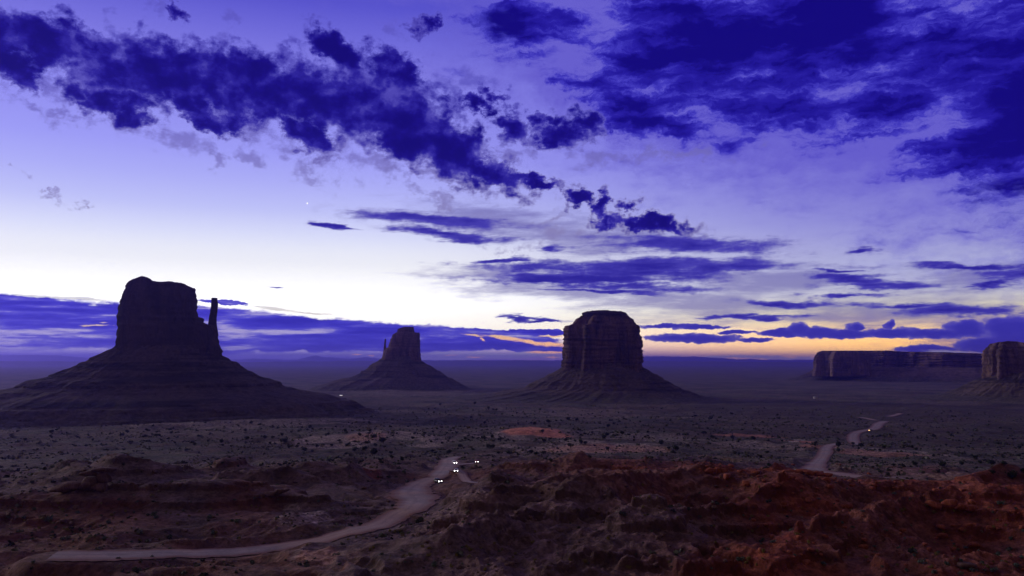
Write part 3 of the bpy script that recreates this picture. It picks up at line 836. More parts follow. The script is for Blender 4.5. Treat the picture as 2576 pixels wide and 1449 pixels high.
def loft(name, levels, cy, depth, mat, parent, top=None, n=3.0, nphi=420, nz=130, flute=0.03, fk=5.0, gully=0.0, vs=0.012, seed=0, rough=0.01, yoff=0.0, cap=True, front_rows=True, ledges=(), origin=(0, 0, 0), closed_top=True, face=()):
    """stack of closed outlines; levels = (row, left px, right px) seen at the plane Y = cy"""
    L = sorted(levels, key=lambda l: -l[0])                 # bottom first
    zs, xl, xr = [], [], []
    for row, a, c in L:
        xa, z = at_plane(a, row, cy); xb, z2 = at_plane(c, row, cy)
        if z > CAMZ and front_rows:
            hw = (xb - xa) / 2
            _, z = at_plane((a + c) / 2, row, cy + yoff - depth(hw))
        zs.append(z); xl.append(xa); xr.append(xb)
    zs = np.array(zs); zs = np.maximum.accumulate(zs + np.arange(len(zs)) * 1e-4)
    # sample heights evenly but keep every given level
    zz = np.unique(np.concatenate([np.linspace(zs[0], zs[-1], nz), zs]))
    a = np.interp(zz, zs, xl); c = np.interp(zz, zs, xr)
    hw = (c - a) / 2; cx = (a + c) / 2
    dep = np.array([depth(h) for h in hw])
    phi = np.linspace(0, 2 * np.pi, nphi, endpoint=False)
    cp, sp = np.cos(phi), np.sin(phi)
    sx = np.sign(cp) * np.abs(cp) ** (2 / n); sy = np.sign(sp) * np.abs(sp) ** (2 / n)
    Zg = np.repeat(zz[:, None], nphi, 1)
    sc = 1.0
    H0 = max(hw.min(), 1e-3); Hm = np.median(hw)
    q = fk
    nx_, ny_ = sx[None, :] * q, sy[None, :] * q
    nf = pn3(nx_, ny_, Zg * vs + seed * 5, seed) + 0.55 * pn3(nx_ * 2.3, ny_ * 2.3, Zg * vs * 1.6 + seed, seed + 1) + 0.3 * pn3(nx_ * 5.1, ny_ * 5.1, Zg * vs * 2.5, seed + 2)
    nf = -np.abs(nf) * 1.2 + 0.35
    nf = nf * (0.65 + 0.9 * pn3(nx_ * 0.6, ny_ * 0.6, Zg * 0.012, seed + 30)) + 0.35 * pn3(nx_ * 0.8, ny_ * 0.8, Zg * 0.03, seed + 31)
    bedz = pn2(Zg * 0.11, nx_ * 0.35 + seed, seed + 33)
    nf = nf + 0.22 * np.sign(bedz) * np.abs(bedz) ** 0.5
    nr = pn3(nx_ * 4, ny_ * 4, Zg * 0.09, seed + 4) + 0.5 * pn3(nx_ * 11, ny_ * 11, Zg * 0.2, seed + 5)
    k = flute * Hm
    disp = nf * k + nr * rough * Hm
    if gully:
        gg = np.abs(pn3(sx[None, :] * 7, sy[None, :] * 7, Zg * 0.004, seed + 8)) + 0.5 * np.abs(pn3(sx[None, :] * 17, sy[None, :] * 17, Zg * 0.006, seed + 9))
        disp = disp + (gg - 0.3) * gully * (hw[:, None] - hw.min() * 0.8)
    for (row, amt) in ledges:
        _, zl = at_plane(1288, row, cy)
        f = (Zg - zl)
        disp = disp + amt * np.exp(-np.maximum(f, 0) ** 2 / 1.0) * np.exp(-(np.minimum(f, 0) / 30.0) ** 2) * np.where(f > 0, np.exp(-f / 1.0), 1.0) * (0.6 + 0.8 * pn3(sx[None, :] * 6, sy[None, :] * 6, 0.0 * Zg, seed + 12))
    for (p0, w0, amt) in face:                                # a buttress or an alcove in the wall
        ph = math.radians(p0)
        dphi = (phi - ph + np.pi) % (2 * np.pi) - np.pi
        disp = disp + amt * np.exp(-(dphi / math.radians(w0)) ** 2)[None, :]
    X = cx[:, None] + sx[None, :] * hw[:, None] + cp[None, :] * disp
    Y = cy + yoff + sy[None, :] * dep[:, None] + sp[None, :] * disp
    Z = Zg.copy()
    rings = [(X, Y, Z)]
    if cap:
        kx = []
        for s in (0.97, 0.9, 0.8, 0.66, 0.5, 0.33, 0.16, 0.02):
            kx.append((cx[-1] + (X[-1] - cx[-1]) * s, cy + yoff + (Y[-1] - cy - yoff) * s, np.full(nphi, zz[-1])))
        rings.append((np.array([r[0] for r in kx]), np.array([r[1] for r in kx]), np.array([r[2] for r in kx])))
    X = np.vstack([r[0] for r in rings]); Y = np.vstack([r[1] for r in rings]); Z = np.vstack([r[2] for r in rings])
    if top:
        tx, tz = [], []
        for (px, row) in top:
            x0, _ = at_plane(px, row, cy)
            _, z0 = at_plane(px, row, cy + yoff - depth((xr[-1] - xl[-1]) / 2) * 0.9)
            tx.append(x0); tz.append(z0)
        zt = np.interp(X, tx, tz) + fbm2(X / 9, Y / 9, 3, seed + 20) * 1.3
        Z = np.minimum(Z, zt)
    wx_, wy_ = to_world(X.ravel(), Y.ravel())
    V = np.column_stack([wx_ - origin[0], wy_ - origin[1], Z.ravel() - origin[2]])
    F = grid_faces(X.shape[0], nphi)
    return mesh_np(name, V, F, mat, parent, smooth=True)


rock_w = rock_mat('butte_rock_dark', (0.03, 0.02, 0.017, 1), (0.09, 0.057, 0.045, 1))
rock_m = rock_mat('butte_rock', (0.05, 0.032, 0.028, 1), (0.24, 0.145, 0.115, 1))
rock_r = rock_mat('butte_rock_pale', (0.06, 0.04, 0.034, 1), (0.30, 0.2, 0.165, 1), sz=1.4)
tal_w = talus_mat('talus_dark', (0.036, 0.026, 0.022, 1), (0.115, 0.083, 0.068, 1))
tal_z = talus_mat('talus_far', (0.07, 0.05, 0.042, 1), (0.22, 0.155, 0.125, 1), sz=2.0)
tal_m = talus_mat('talus', (0.045, 0.035, 0.028, 1), (0.145, 0.108, 0.085, 1))


def thing(name, loc, label, cat, group=None):
    o = empty(name, loc)
    return tag(o, label, cat, group)


# ------------------------------------------------------------------ left butte with a spire on its right
cy = 1720.0
frame(425)
ox = (*to_world(at_plane(425, 890, cy)[0], cy), 0.0)
bw = thing('butte', ox, 'largest dark butte at the left with a thin rock spire on its right shoulder', 'butte')
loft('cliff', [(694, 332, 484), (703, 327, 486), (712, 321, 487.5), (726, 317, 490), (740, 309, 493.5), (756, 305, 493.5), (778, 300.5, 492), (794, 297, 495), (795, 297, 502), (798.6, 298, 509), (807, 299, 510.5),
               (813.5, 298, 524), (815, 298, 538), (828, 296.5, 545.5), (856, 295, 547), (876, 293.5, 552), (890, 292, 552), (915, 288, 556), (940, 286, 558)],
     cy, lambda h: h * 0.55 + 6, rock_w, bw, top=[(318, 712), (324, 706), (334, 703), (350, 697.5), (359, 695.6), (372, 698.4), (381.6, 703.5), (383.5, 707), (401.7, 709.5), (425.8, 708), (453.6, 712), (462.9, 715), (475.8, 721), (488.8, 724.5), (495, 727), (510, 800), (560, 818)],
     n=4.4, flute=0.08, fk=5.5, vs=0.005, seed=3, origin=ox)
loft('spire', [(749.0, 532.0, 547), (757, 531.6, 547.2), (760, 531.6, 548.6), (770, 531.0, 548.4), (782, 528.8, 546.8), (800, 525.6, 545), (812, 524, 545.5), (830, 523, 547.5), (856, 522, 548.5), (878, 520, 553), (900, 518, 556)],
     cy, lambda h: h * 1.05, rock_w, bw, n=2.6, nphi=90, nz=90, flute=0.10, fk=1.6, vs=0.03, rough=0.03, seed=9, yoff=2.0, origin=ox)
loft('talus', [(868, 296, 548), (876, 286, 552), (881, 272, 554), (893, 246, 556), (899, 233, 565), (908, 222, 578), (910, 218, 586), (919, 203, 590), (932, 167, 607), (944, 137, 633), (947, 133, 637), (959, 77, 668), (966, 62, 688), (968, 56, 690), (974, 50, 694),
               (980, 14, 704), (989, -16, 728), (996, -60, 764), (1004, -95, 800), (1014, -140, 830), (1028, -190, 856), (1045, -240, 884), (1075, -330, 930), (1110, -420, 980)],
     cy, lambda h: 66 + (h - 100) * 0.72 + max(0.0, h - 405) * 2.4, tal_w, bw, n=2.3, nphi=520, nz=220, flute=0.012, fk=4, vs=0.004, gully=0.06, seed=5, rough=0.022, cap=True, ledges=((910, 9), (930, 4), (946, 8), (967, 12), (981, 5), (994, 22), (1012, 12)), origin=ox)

# ------------------------------------------------------------------ middle distant butte with a spire on its left
cy = 3300.0
frame(1020)
ox = (*to_world(at_plane(1020, 900, cy)[0], cy), 0.0)
be = thing('butte', ox, 'small distant butte near the middle with a thin spire on its left side, hazy purple', 'butte')
loft('cliff', [(822, 1004, 1041), (829, 1001, 1042), (835.5, 999, 1042.3), (836.5, 995, 1055), (841, 989, 1055.5), (854, 982.5, 1056), (872, 977.5, 1056.5), (877, 970, 1057), (884, 966, 1057), (892, 963.5, 1057.5), (906, 961, 1058.5), (920, 955, 1062)],
     cy, lambda h: h * 0.7, rock_m, be, top=[(1001, 827), (1012, 824), (1018, 822), (1040, 821.5), (1043, 836), (1056, 837)], n=3.8, nphi=260, flute=0.08, fk=3.5, vs=0.006, seed=13, origin=ox)
loft('spire', [(852.5, 968, 971), (858, 967, 971.6), (866, 966, 970.6), (875, 965.2, 972), (884, 964, 976), (900, 962, 978)],
     cy, lambda h: h * 1.1, rock_m, be, n=2.4, nphi=48, nz=40, flute=0.08, fk=1.5, vs=0.03, seed=15, origin=ox)
loft('talus', [(896, 964, 1055), (903, 959, 1058), (908, 952, 1060), (915, 938, 1071), (924, 931, 1086), (930, 924, 1095), (940, 912, 1110), (948, 892, 1122), (956, 858, 1136), (966, 822, 1156), (972, 802, 1166), (980, 782, 1182)],
     cy, lambda h: 50 + (h - 70) * 0.8, tal_m, be, n=2.2, nphi=360, nz=130, flute=0.02, fk=4, vs=0.004, gully=0.09, seed=17, rough=0.018, ledges=((918, 6), (932, 9), (950, 14)), origin=ox)

# ------------------------------------------------------------------ square capped butte right of the middle
cy = 2400.0
frame(1515)
ox = (*to_world(at_plane(1515, 920, cy)[0], cy), 0.0)
bm = thing('butte', ox, 'massive square butte right of the middle with a flat cap rock on its top', 'butte')
loft('cliff', [(793, 1464, 1577), (798, 1455, 1585), (805.5, 1446, 1595), (813.8, 1441, 1596), (815.5, 1436.5, 1599), (816.8, 1433, 1602), (817.8, 1423, 1603), (820.4, 1422.3, 1605), (834.6, 1421, 1608), (851, 1420, 1611), (864.6, 1421, 1612.6),
               (889.6, 1418, 1613.5), (918, 1416, 1612.6), (930, 1414, 1613), (945, 1412, 1615)],
     cy, lambda h: h * 0.7, rock_m, bm, n=3.6, flute=0.12, fk=4.6, vs=0.004, seed=23, origin=ox, face=((262, 7, 16), (238, 9, -12), (290, 12, -8), (215, 6, 8), (318, 7, 8), (250, 3, -6)))
loft('cap_rock', [(780, 1480, 1562), (782, 1474, 1566), (785.5, 1464.3, 1575), (790, 1465, 1578), (792.5, 1466.5, 1577), (796, 1472, 1570)],
     cy, lambda h: h * 0.72, rock_w, bm, top=[(1462, 785.5), (1475, 783), (1495, 781.3), (1508.5, 779.6), (1525, 779.6), (1535, 782), (1563, 783.3), (1575, 785.5), (1579, 789)], n=3.4, nphi=260, nz=24, flute=0.03, fk=5, vs=0.01, seed=27, origin=ox)
loft('talus', [(912, 1420, 1608), (920, 1419, 1612), (924, 1416, 1617), (932, 1402, 1628), (940, 1389, 1643), (950, 1374, 1657), (956, 1358, 1668), (966, 1338, 1684), (974, 1324, 1702), (977, 1308, 1706), (981, 1285, 1718), (988, 1248, 1736), (994, 1205, 1752), (1000, 1140, 1784), (1005, 1080, 1812), (1012, 1000, 1900)],
     cy, lambda h: 78 + (h - 110) * 0.8, tal_m, bm, n=2.3, nphi=460, nz=180, flute=0.02, fk=4, vs=0.004, gully=0.09, seed=25, rough=0.022, ledges=((940, 7), (956, 8), (980, 14), (992, 10)), origin=ox)

# ------------------------------------------------------------------ long mesa at the right
cy = 5000.0
frame(2300)
ox = (*to_world(at_plane(2300, 930, cy)[0], cy), 0.0)
mz = thing('mesa', ox, 'long flat-topped mesa at the right, partly hidden by the nearer butte at the frame edge', 'mesa')
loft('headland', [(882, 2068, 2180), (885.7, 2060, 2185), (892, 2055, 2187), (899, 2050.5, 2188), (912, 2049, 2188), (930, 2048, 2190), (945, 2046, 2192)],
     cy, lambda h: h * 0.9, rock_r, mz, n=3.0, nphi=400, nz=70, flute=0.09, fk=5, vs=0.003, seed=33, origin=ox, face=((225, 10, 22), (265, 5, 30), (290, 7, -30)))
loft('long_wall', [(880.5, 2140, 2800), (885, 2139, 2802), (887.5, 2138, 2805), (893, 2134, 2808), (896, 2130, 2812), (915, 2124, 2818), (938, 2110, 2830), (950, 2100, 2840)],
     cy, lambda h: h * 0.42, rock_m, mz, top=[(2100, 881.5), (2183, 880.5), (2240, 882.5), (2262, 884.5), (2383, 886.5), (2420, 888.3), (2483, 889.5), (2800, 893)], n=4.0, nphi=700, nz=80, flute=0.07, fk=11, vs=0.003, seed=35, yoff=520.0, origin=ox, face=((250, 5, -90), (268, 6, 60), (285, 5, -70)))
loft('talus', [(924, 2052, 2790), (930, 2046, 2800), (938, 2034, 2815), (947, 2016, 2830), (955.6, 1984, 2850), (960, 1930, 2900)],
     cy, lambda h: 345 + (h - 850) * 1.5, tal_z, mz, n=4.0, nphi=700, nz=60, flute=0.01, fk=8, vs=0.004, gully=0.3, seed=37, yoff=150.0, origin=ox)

# ------------------------------------------------------------------ butte cut by the right edge of the view
cy = 2700.0
frame(2590)
ox = (*to_world(at_plane(2590, 930, cy)[0], cy), 0.0)
br = thing('butte', ox, 'pale streaked butte at the right edge, standing in front of the long mesa', 'butte')
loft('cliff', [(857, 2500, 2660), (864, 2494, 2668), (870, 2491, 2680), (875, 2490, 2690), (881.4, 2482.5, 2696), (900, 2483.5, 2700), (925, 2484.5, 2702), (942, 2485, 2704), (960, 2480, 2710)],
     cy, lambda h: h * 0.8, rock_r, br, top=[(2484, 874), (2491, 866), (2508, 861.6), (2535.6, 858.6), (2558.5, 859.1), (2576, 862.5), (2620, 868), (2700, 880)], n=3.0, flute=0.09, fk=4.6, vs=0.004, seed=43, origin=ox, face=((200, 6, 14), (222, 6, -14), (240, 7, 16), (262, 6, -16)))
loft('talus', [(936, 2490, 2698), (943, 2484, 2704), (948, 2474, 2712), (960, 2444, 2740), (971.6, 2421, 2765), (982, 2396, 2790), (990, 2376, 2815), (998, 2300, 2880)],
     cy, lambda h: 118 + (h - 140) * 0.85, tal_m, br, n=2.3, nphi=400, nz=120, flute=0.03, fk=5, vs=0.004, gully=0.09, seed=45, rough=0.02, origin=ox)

# ------------------------------------------------------------------ far hills
mh, N, b = new_mat('far_hills', 0.95)
N.put(b.inputs['Base Color'], (0.12, 0.1, 0.1, 1))


def hills(name, dist, prof, jag, seed, thick=1800.0):
    pxs = np.linspace(prof[0][0], prof[-1][0], 700)
    rows = np.interp(pxs, [p[0] for p in prof], [p[1] for p in prof])
    rows = rows + (fbm2(pxs / 40.0, pxs * 0 + seed, 5, seed, 0.55)) * jag
    V = []
    for px, row in zip(pxs, rows):
        d = ray(px, row); k = math.hypot(d[0], d[1])
        ux, uy = d[0] / k, d[1] / k
        z = max(4.0, CAMZ + d[2] / k * dist)
        for (dr, f) in ((-thick, 0.0), (-thick * 0.45, 0.45), (-thick * 0.12, 0.85), (0, 1.0), (thick * 0.3, 0.97), (thick, -0.02)):
            V.append(((dist + dr) * ux, (dist + dr) * uy, z * f - (6 if f <= 0 else 0)))
    o = mesh_np(name, np.array(V), grid_faces(len(pxs), 6, False), mh, smooth=True)
    o['kind'] = 'structure'


hills('far_hills', 40000.0, [(-400, 900), (0, 893), (130, 894), (230, 899), (330, 903), (560, 905), (640, 902), (700, 905), (755, 903), (780, 896), (795, 893.5), (808, 897), (860, 902), (930, 899), (955, 903),
                              (1080, 906), (1500, 906), (1630, 896), (1740, 897), (1780, 899.5), (1840, 902), (1960, 905), (2300, 905), (3000, 904)], 1.6, 3, 2500)
hills('far_hills', 21000.0, [(-500, 908), (200, 909), (560, 911), (900, 908), (1100, 907), (1300, 906.5), (1500, 907.5), (1700, 909), (2000, 911), (3000, 911)], 1.2, 8, 1500)

# ------------------------------------------------------------------ air
hz = mesh_np('haze', np.array([(-44000, -3000, -40), (44000, -3000, -40), (44000, 46000, -40), (-44000, 46000, -40), (-44000, -3000, 420), (44000, -3000, 420), (44000, 46000, 420), (-44000, 46000, 420)]),
             np.array([(3, 2, 1, 0), (4, 5, 6, 7), (0, 1, 5, 4), (1, 2, 6, 5), (2, 3, 7, 6), (3, 0, 4, 7)]))
m = bpy.data.materials.new('haze'); m.use_nodes = True; m.node_tree.nodes.clear()
N = NT(m.node_tree)
pv = N.n.new('ShaderNodeVolumePrincipled'); o = N.n.new('ShaderNodeOutputMaterial')
pv.inputs['Color'].default_value = (0.26, 0.22, 1.0, 1)
pv.inputs['Density'].default_value = 5.0e-5
pv.inputs['Anisotropy'].default_value = 0.8
N.l.new(pv.outputs[0], o.inputs['Volume'])
hz.data.materials.append(m)
tag(hz, 'blue dusk haze lying over the far desert plain', None, None, 'stuff')

# ------------------------------------------------------------------ plants and stones
rnd = np.random.RandomState(11)


def H1(x, y):
    return float(ground_h(np.array([x]), np.array([y]))[0])


def leaf_mat(name, c0, c1):
    m, N, b = new_mat(name, 0.9)
    pos = N.n.new('ShaderNodeTexCoord').outputs['Object']
    n = N.noise(pos, 2.0, 3, 0.6)
    N.put(b.inputs['Base Color'], N.ramp(n, [(0.35, c0), (0.65, c1)]))
    return m


m_jun = leaf_mat('juniper_leaves', (0.018, 0.026, 0.018, 1), (0.04, 0.055, 0.035, 1))
m_bark = leaf_mat('bark', (0.06, 0.045, 0.035, 1), (0.12, 0.09, 0.07, 1))
m_sage = leaf_mat('sagebrush_leaves', (0.05, 0.075, 0.055, 1), (0.12, 0.15, 0.115, 1))
m_rab = leaf_mat('rabbitbrush_leaves', (0.12, 0.10, 0.03, 1), (0.26, 0.21, 0.05, 1))
m_stone = rock_mat('red_stone', (0.16, 0.04, 0.022, 1), (0.36, 0.115, 0.06, 1), sz=0.03)
m_stoned = rock_mat('brown_stone', (0.07, 0.04, 0.035, 1), (0.19, 0.115, 0.095, 1), sz=0.03)


def leaf_cloud(n, rx, rz, zc, size, seed, lobes=5):
    """n small quads spread over an uneven crown"""
    r = np.random.RandomState(seed)
    cen_ = np.column_stack([r.uniform(-0.5, 0.5, lobes) * rx, r.uniform(-0.5, 0.5, lobes) * rx, zc + r.uniform(-0.35, 0.4, lobes) * rz])
    rad = r.uniform(0.45, 0.75, lobes)
    k = r.randint(0, lobes, n)
    d = r.normal(size=(n, 3)); d /= np.linalg.norm(d, axis=1)[:, None]
    q = r.uniform(0.55, 1.05, n) ** 0.6
    P = cen_[k] + d * (rad[k] * q)[:, None] * np.array([rx, rx, rz])
    P[:, 2] = np.maximum(P[:, 2], 0.05)
    a = r.normal(size=(n, 3)); a /= np.linalg.norm(a, axis=1)[:, None]
    b_ = np.cross(a, d); b_ /= np.linalg.norm(b_, axis=1)[:, None] + 1e-6
    s = size * r.uniform(0.6, 1.4, n)[:, None]
    V = np.stack([P - a * s - b_ * s * .7, P + a * s - b_ * s * .6, P + a * s * .8 + b_ * s, P - a * s * .7 + b_ * s * .8], 1).reshape(-1, 3)
    return V, np.arange(4 * n).reshape(-1, 4)


def limb(p0, p1, r0, r1, k=5):
    p0, p1 = np.array(p0, float), np.array(p1, float)
    d = p1 - p0; d /= np.linalg.norm(d)
    u = np.cross(d, (0.3, 0.9, 0.1)); u /= np.linalg.norm(u); w = np.cross(d, u)
    a = np.linspace(0, 2 * np.pi, k, endpoint=False)[:, None]
    ring = np.cos(a) * u + np.sin(a) * w
    return np.vstack([p0 + ring * r0, (p0 + p1) / 2 + ring * (r0 + r1) * .5 + u * 0.08, p1 + ring * r1]), grid_faces(3, k)


def trunk_mesh(h, seed):
    r = np.random.RandomState(seed)
    V, F, off = [], [], 0
    parts = [((0, 0, -0.3), (0.1, 0.05, h * 0.45), 0.22, 0.13)]
    for i in range(4):
        a = r.uniform(0, 6.28); parts.append(((0.05, 0.03, h * r.uniform(0.15, 0.4)), (math.cos(a) * h * 0.3, math.sin(a) * h * 0.3, h * r.uniform(0.5, 0.75)), 0.1, 0.03))
    for p in parts:
        v, f = limb(*p); V.append(v); F.append(f + off); off += len(v)
    return np.vstack(V), np.vstack(F)


PROTO = {}


def make_proto(kind, i):
    """one plant or stone at the origin with its parts, to be copied"""
    seed = 100 + i * 7
    if kind == 'juniper':
        root = empty('juniper')
        V, F = trunk_mesh(2.6, seed); mesh_np('trunk', V, F, m_bark, root)
        V, F = leaf_cloud(420, 1.55, 1.25, 1.55, 0.17, seed, 6); mesh_np('crown', V, F, m_jun, root)
    elif kind == 'sagebrush':
        V, F = leaf_cloud(150, 0.8, 0.55, 0.4, 0.1, seed, 4); root = mesh_np('sagebrush', V, F, m_sage)
    elif kind == 'rabbitbrush':
        V, F = leaf_cloud(130, 0.55, 0.5, 0.4, 0.08, seed, 3); root = mesh_np('rabbitbrush', V, F, m_rab)
    else:
        root = stone_mesh('boulder', seed, m_stone if kind == 'boulder' else m_stoned)
    return root


def stone_arrays(seed, sub=9, flat=0.75):
    """an angular block: a box grid pushed out by a few cutting planes"""
    r = np.random.RandomState(seed)
    th = np.linspace(0, np.pi, sub); ph = np.linspace(0, 2 * np.pi, 14, endpoint=False)
    T, P = np.meshgrid(th, ph, indexing='ij')
    D = np.stack([np.sin(T) * np.cos(P), np.sin(T) * np.sin(P), np.cos(T)], -1).reshape(-1, 3)
    nrm = r.normal(size=(11, 3)); nrm /= np.linalg.norm(nrm, axis=1)[:, None]
    nrm = np.vstack([nrm, [[0, 0, 1], [0, 0, -1]]])
    dist = r.uniform(0.62, 1.0, len(nrm)); dist[-2] *= flat
    dt = D @ nrm.T
    R = np.min(np.where(dt > 0.05, dist / np.maximum(dt, 0.05), 9), axis=1)
    V = D * np.minimum(R, 1.5)[:, None] * np.array([1.0, r.uniform(0.7, 1.0), r.uniform(0.6, 0.95)])
    return V, grid_faces(sub, 14)[:, ::-1]


def stone_mesh(name, seed, mat):
    V, F = stone_arrays(seed)
    return mesh_np(name, V, F, mat)


USED = set()


def place(kind, i, x, y, s, rz, label, cat, group, sink=0.0, z=None, sc=None):
    key = (kind, i)
    if key not in PROTO:
        PROTO[key] = make_proto(kind, i)
    p = PROTO[key]
    if key not in USED:
        USED.add(key); o = p
    else:
        o = p.copy(); COL.objects.link(o)
        for ch in p.children:
            c = ch.copy(); COL.objects.link(c); c.parent = o
    zz = H1(x, y) if z is None else z
    o.location = (x, y, zz - sink * s); o.rotation_euler = (0, 0, rz)
    o.scale = (s, s, s) if sc is None else tuple(s * q for q in sc)
    tag(o, label, cat, group)
    return o


def hitpx(px, row, r0=170.0):
    return march(px, row, ground_h, r0, 6000.0, 1200)


PLACED = []
# junipers read off the photograph: (pixel column, row of the foot, width in pixels)
JUN = {
    'dark round juniper on the shrubby slope above and left of the headlights': [(918, 1133, 20), (938, 1146, 30), (964, 1115, 22), (945, 1124, 14), (982, 1143, 14), (893, 1136, 14), (905, 1098, 13), (869, 1088, 12), (872, 1124, 14), (878, 1119, 12), (930, 1086, 11), (1038, 1106, 12), (1070, 1092, 10),
                                                                                  (1087, 1139, 15), (1096, 1142, 12), (1013, 1160, 16), (986, 1160, 14), (956, 1164, 14), (1128, 1144, 17), (1106, 1147, 8), (1057, 1151, 8), (870, 1145, 12), (1158, 1127, 16), (1170, 1108, 11), (1190, 1134, 13)],
    'dark juniper on the rough ground between the orange sand patch and the red badlands': [(1220, 1067, 12), (1237, 1103, 14), (1227, 1092, 9), (1213, 1104, 10), (1238, 1130, 20), (1226, 1128, 16), (1255, 1142, 13), (1292, 1113, 8), (1335, 1143, 20), (1348, 1146, 14), (1368, 1113, 16), (1386, 1105, 9),
                                                                                            (1424, 1111, 15), (1435, 1126, 20), (1462, 1118, 18), (1474, 1120, 13), (1447, 1112, 12), (1430, 1092, 10), (1528, 1131, 12), (1345, 1069, 12), (1364, 1090, 14), (1403, 1131, 10)],
    'small dark juniper on the green flat below the square capped butte': [(1380, 1066, 20), (1400, 1060, 8), (1412, 1060, 8), (1430, 1058, 14), (1451, 1059, 13), (1527, 1097, 16), (1545, 1099, 12), (1553, 1096, 9), (1566, 1094, 14), (1518, 1105, 18), (1570, 1055, 8), (1530, 1075, 15), (1545, 1068, 10), (1575, 1078, 8),
                                                                           (1630, 1090, 10), (1665, 1120, 20), (1700, 1134, 24), (1681, 1131, 14), (1595, 1111, 8), (1610, 1063, 8), (1185, 1052, 10), (1230, 1031, 10), (1241, 1032, 8), (1249, 1033, 8), (1300, 1041, 8), (1195, 1017, 10), (1107, 1020, 10), (1095, 1030, 8), (1078, 1031, 7)],
    'dark juniper on the pale grassy rise in front of the largest butte': [(129, 1090, 14), (142, 1084, 9), (63, 1109, 11), (131, 1102, 9), (321, 1089, 14), (369, 1085, 11), (367, 1101, 12), (385, 1075, 8), (430, 1091, 11), (632, 1067, 12), (781, 1077, 12), (711, 1097, 13), (734, 1090, 9), (752, 1088, 9), (620, 1108, 15),
                                                                           (665, 1106, 14), (687, 1103, 12), (680, 1118, 9), (718, 1117, 10), (523, 1113, 9), (555, 1115, 14), (490, 1122, 12), (468, 1136, 14), (826, 1095, 10), (835, 1123, 13), (798, 1128, 14), (786, 1138, 12), (765, 1137, 16), (812, 1123, 12), (853, 1112, 12), (560, 1168, 9), (312, 1133, 8), (233, 1109, 8)],
    'dark juniper beside the right hand road': [(1742, 1108, 10), (1793, 1104, 16), (1802, 1107, 9), (1770, 1093, 14), (1842, 1104, 15), (1896, 1107, 18), (1932, 1111, 12), (1967, 1112, 12), (1930, 1142, 14), (1790, 1173, 12), (1935, 1175, 16), (2000, 1135, 10), (2050, 1122, 12), (2108, 1124, 18), (2110, 1137, 16),
                                                (2165, 1124, 18), (2224, 1128, 12), (2176, 1158, 15), (2196, 1178, 9), (2087, 1183, 8), (2195, 1115, 8), (2145, 1119, 12)],
    'dark juniper on the shrubby flat near the right edge of the view': [(2304, 1134, 10), (2372, 1175, 22), (2417, 1172, 14), (2452, 1155, 20), (2465, 1168, 12), (2494, 1170, 22), (2526, 1172, 16), (2548, 1205, 28), (2500, 1203, 16), (2510, 1118, 10), (2563, 1130, 12), (2437, 1126, 8), (2350, 1150, 10), (2301, 1172, 14),
                                                                         (2250, 1173, 10), (2575, 1190, 16), (2240, 1122, 12), (2195, 1100, 8), (2380, 1122, 8), (2330, 1110, 8)],
}
for gi, (lab, L) in enumerate(JUN.items()):
    for (px, row, w) in L:
        r0 = 345.0 if px > 1400 else 170.0
        x, y = hitpx(px, row, r0)
        r = math.hypot(x, y)
        s = w / FPX * r / 3.9 * (0.9 + 0.2 * rnd.rand())
        s = min(s, 2.6)
        place('juniper', rnd.randint(5), x, y, s, rnd.uniform(0, 6.28), lab, 'juniper', lab.replace('dark ', '').replace('juniper', 'junipers').replace('small ', ''), 0.08,
              sc=(1, 1, rnd.uniform(0.75, 1.0)))
        PLACED.append((x, y))

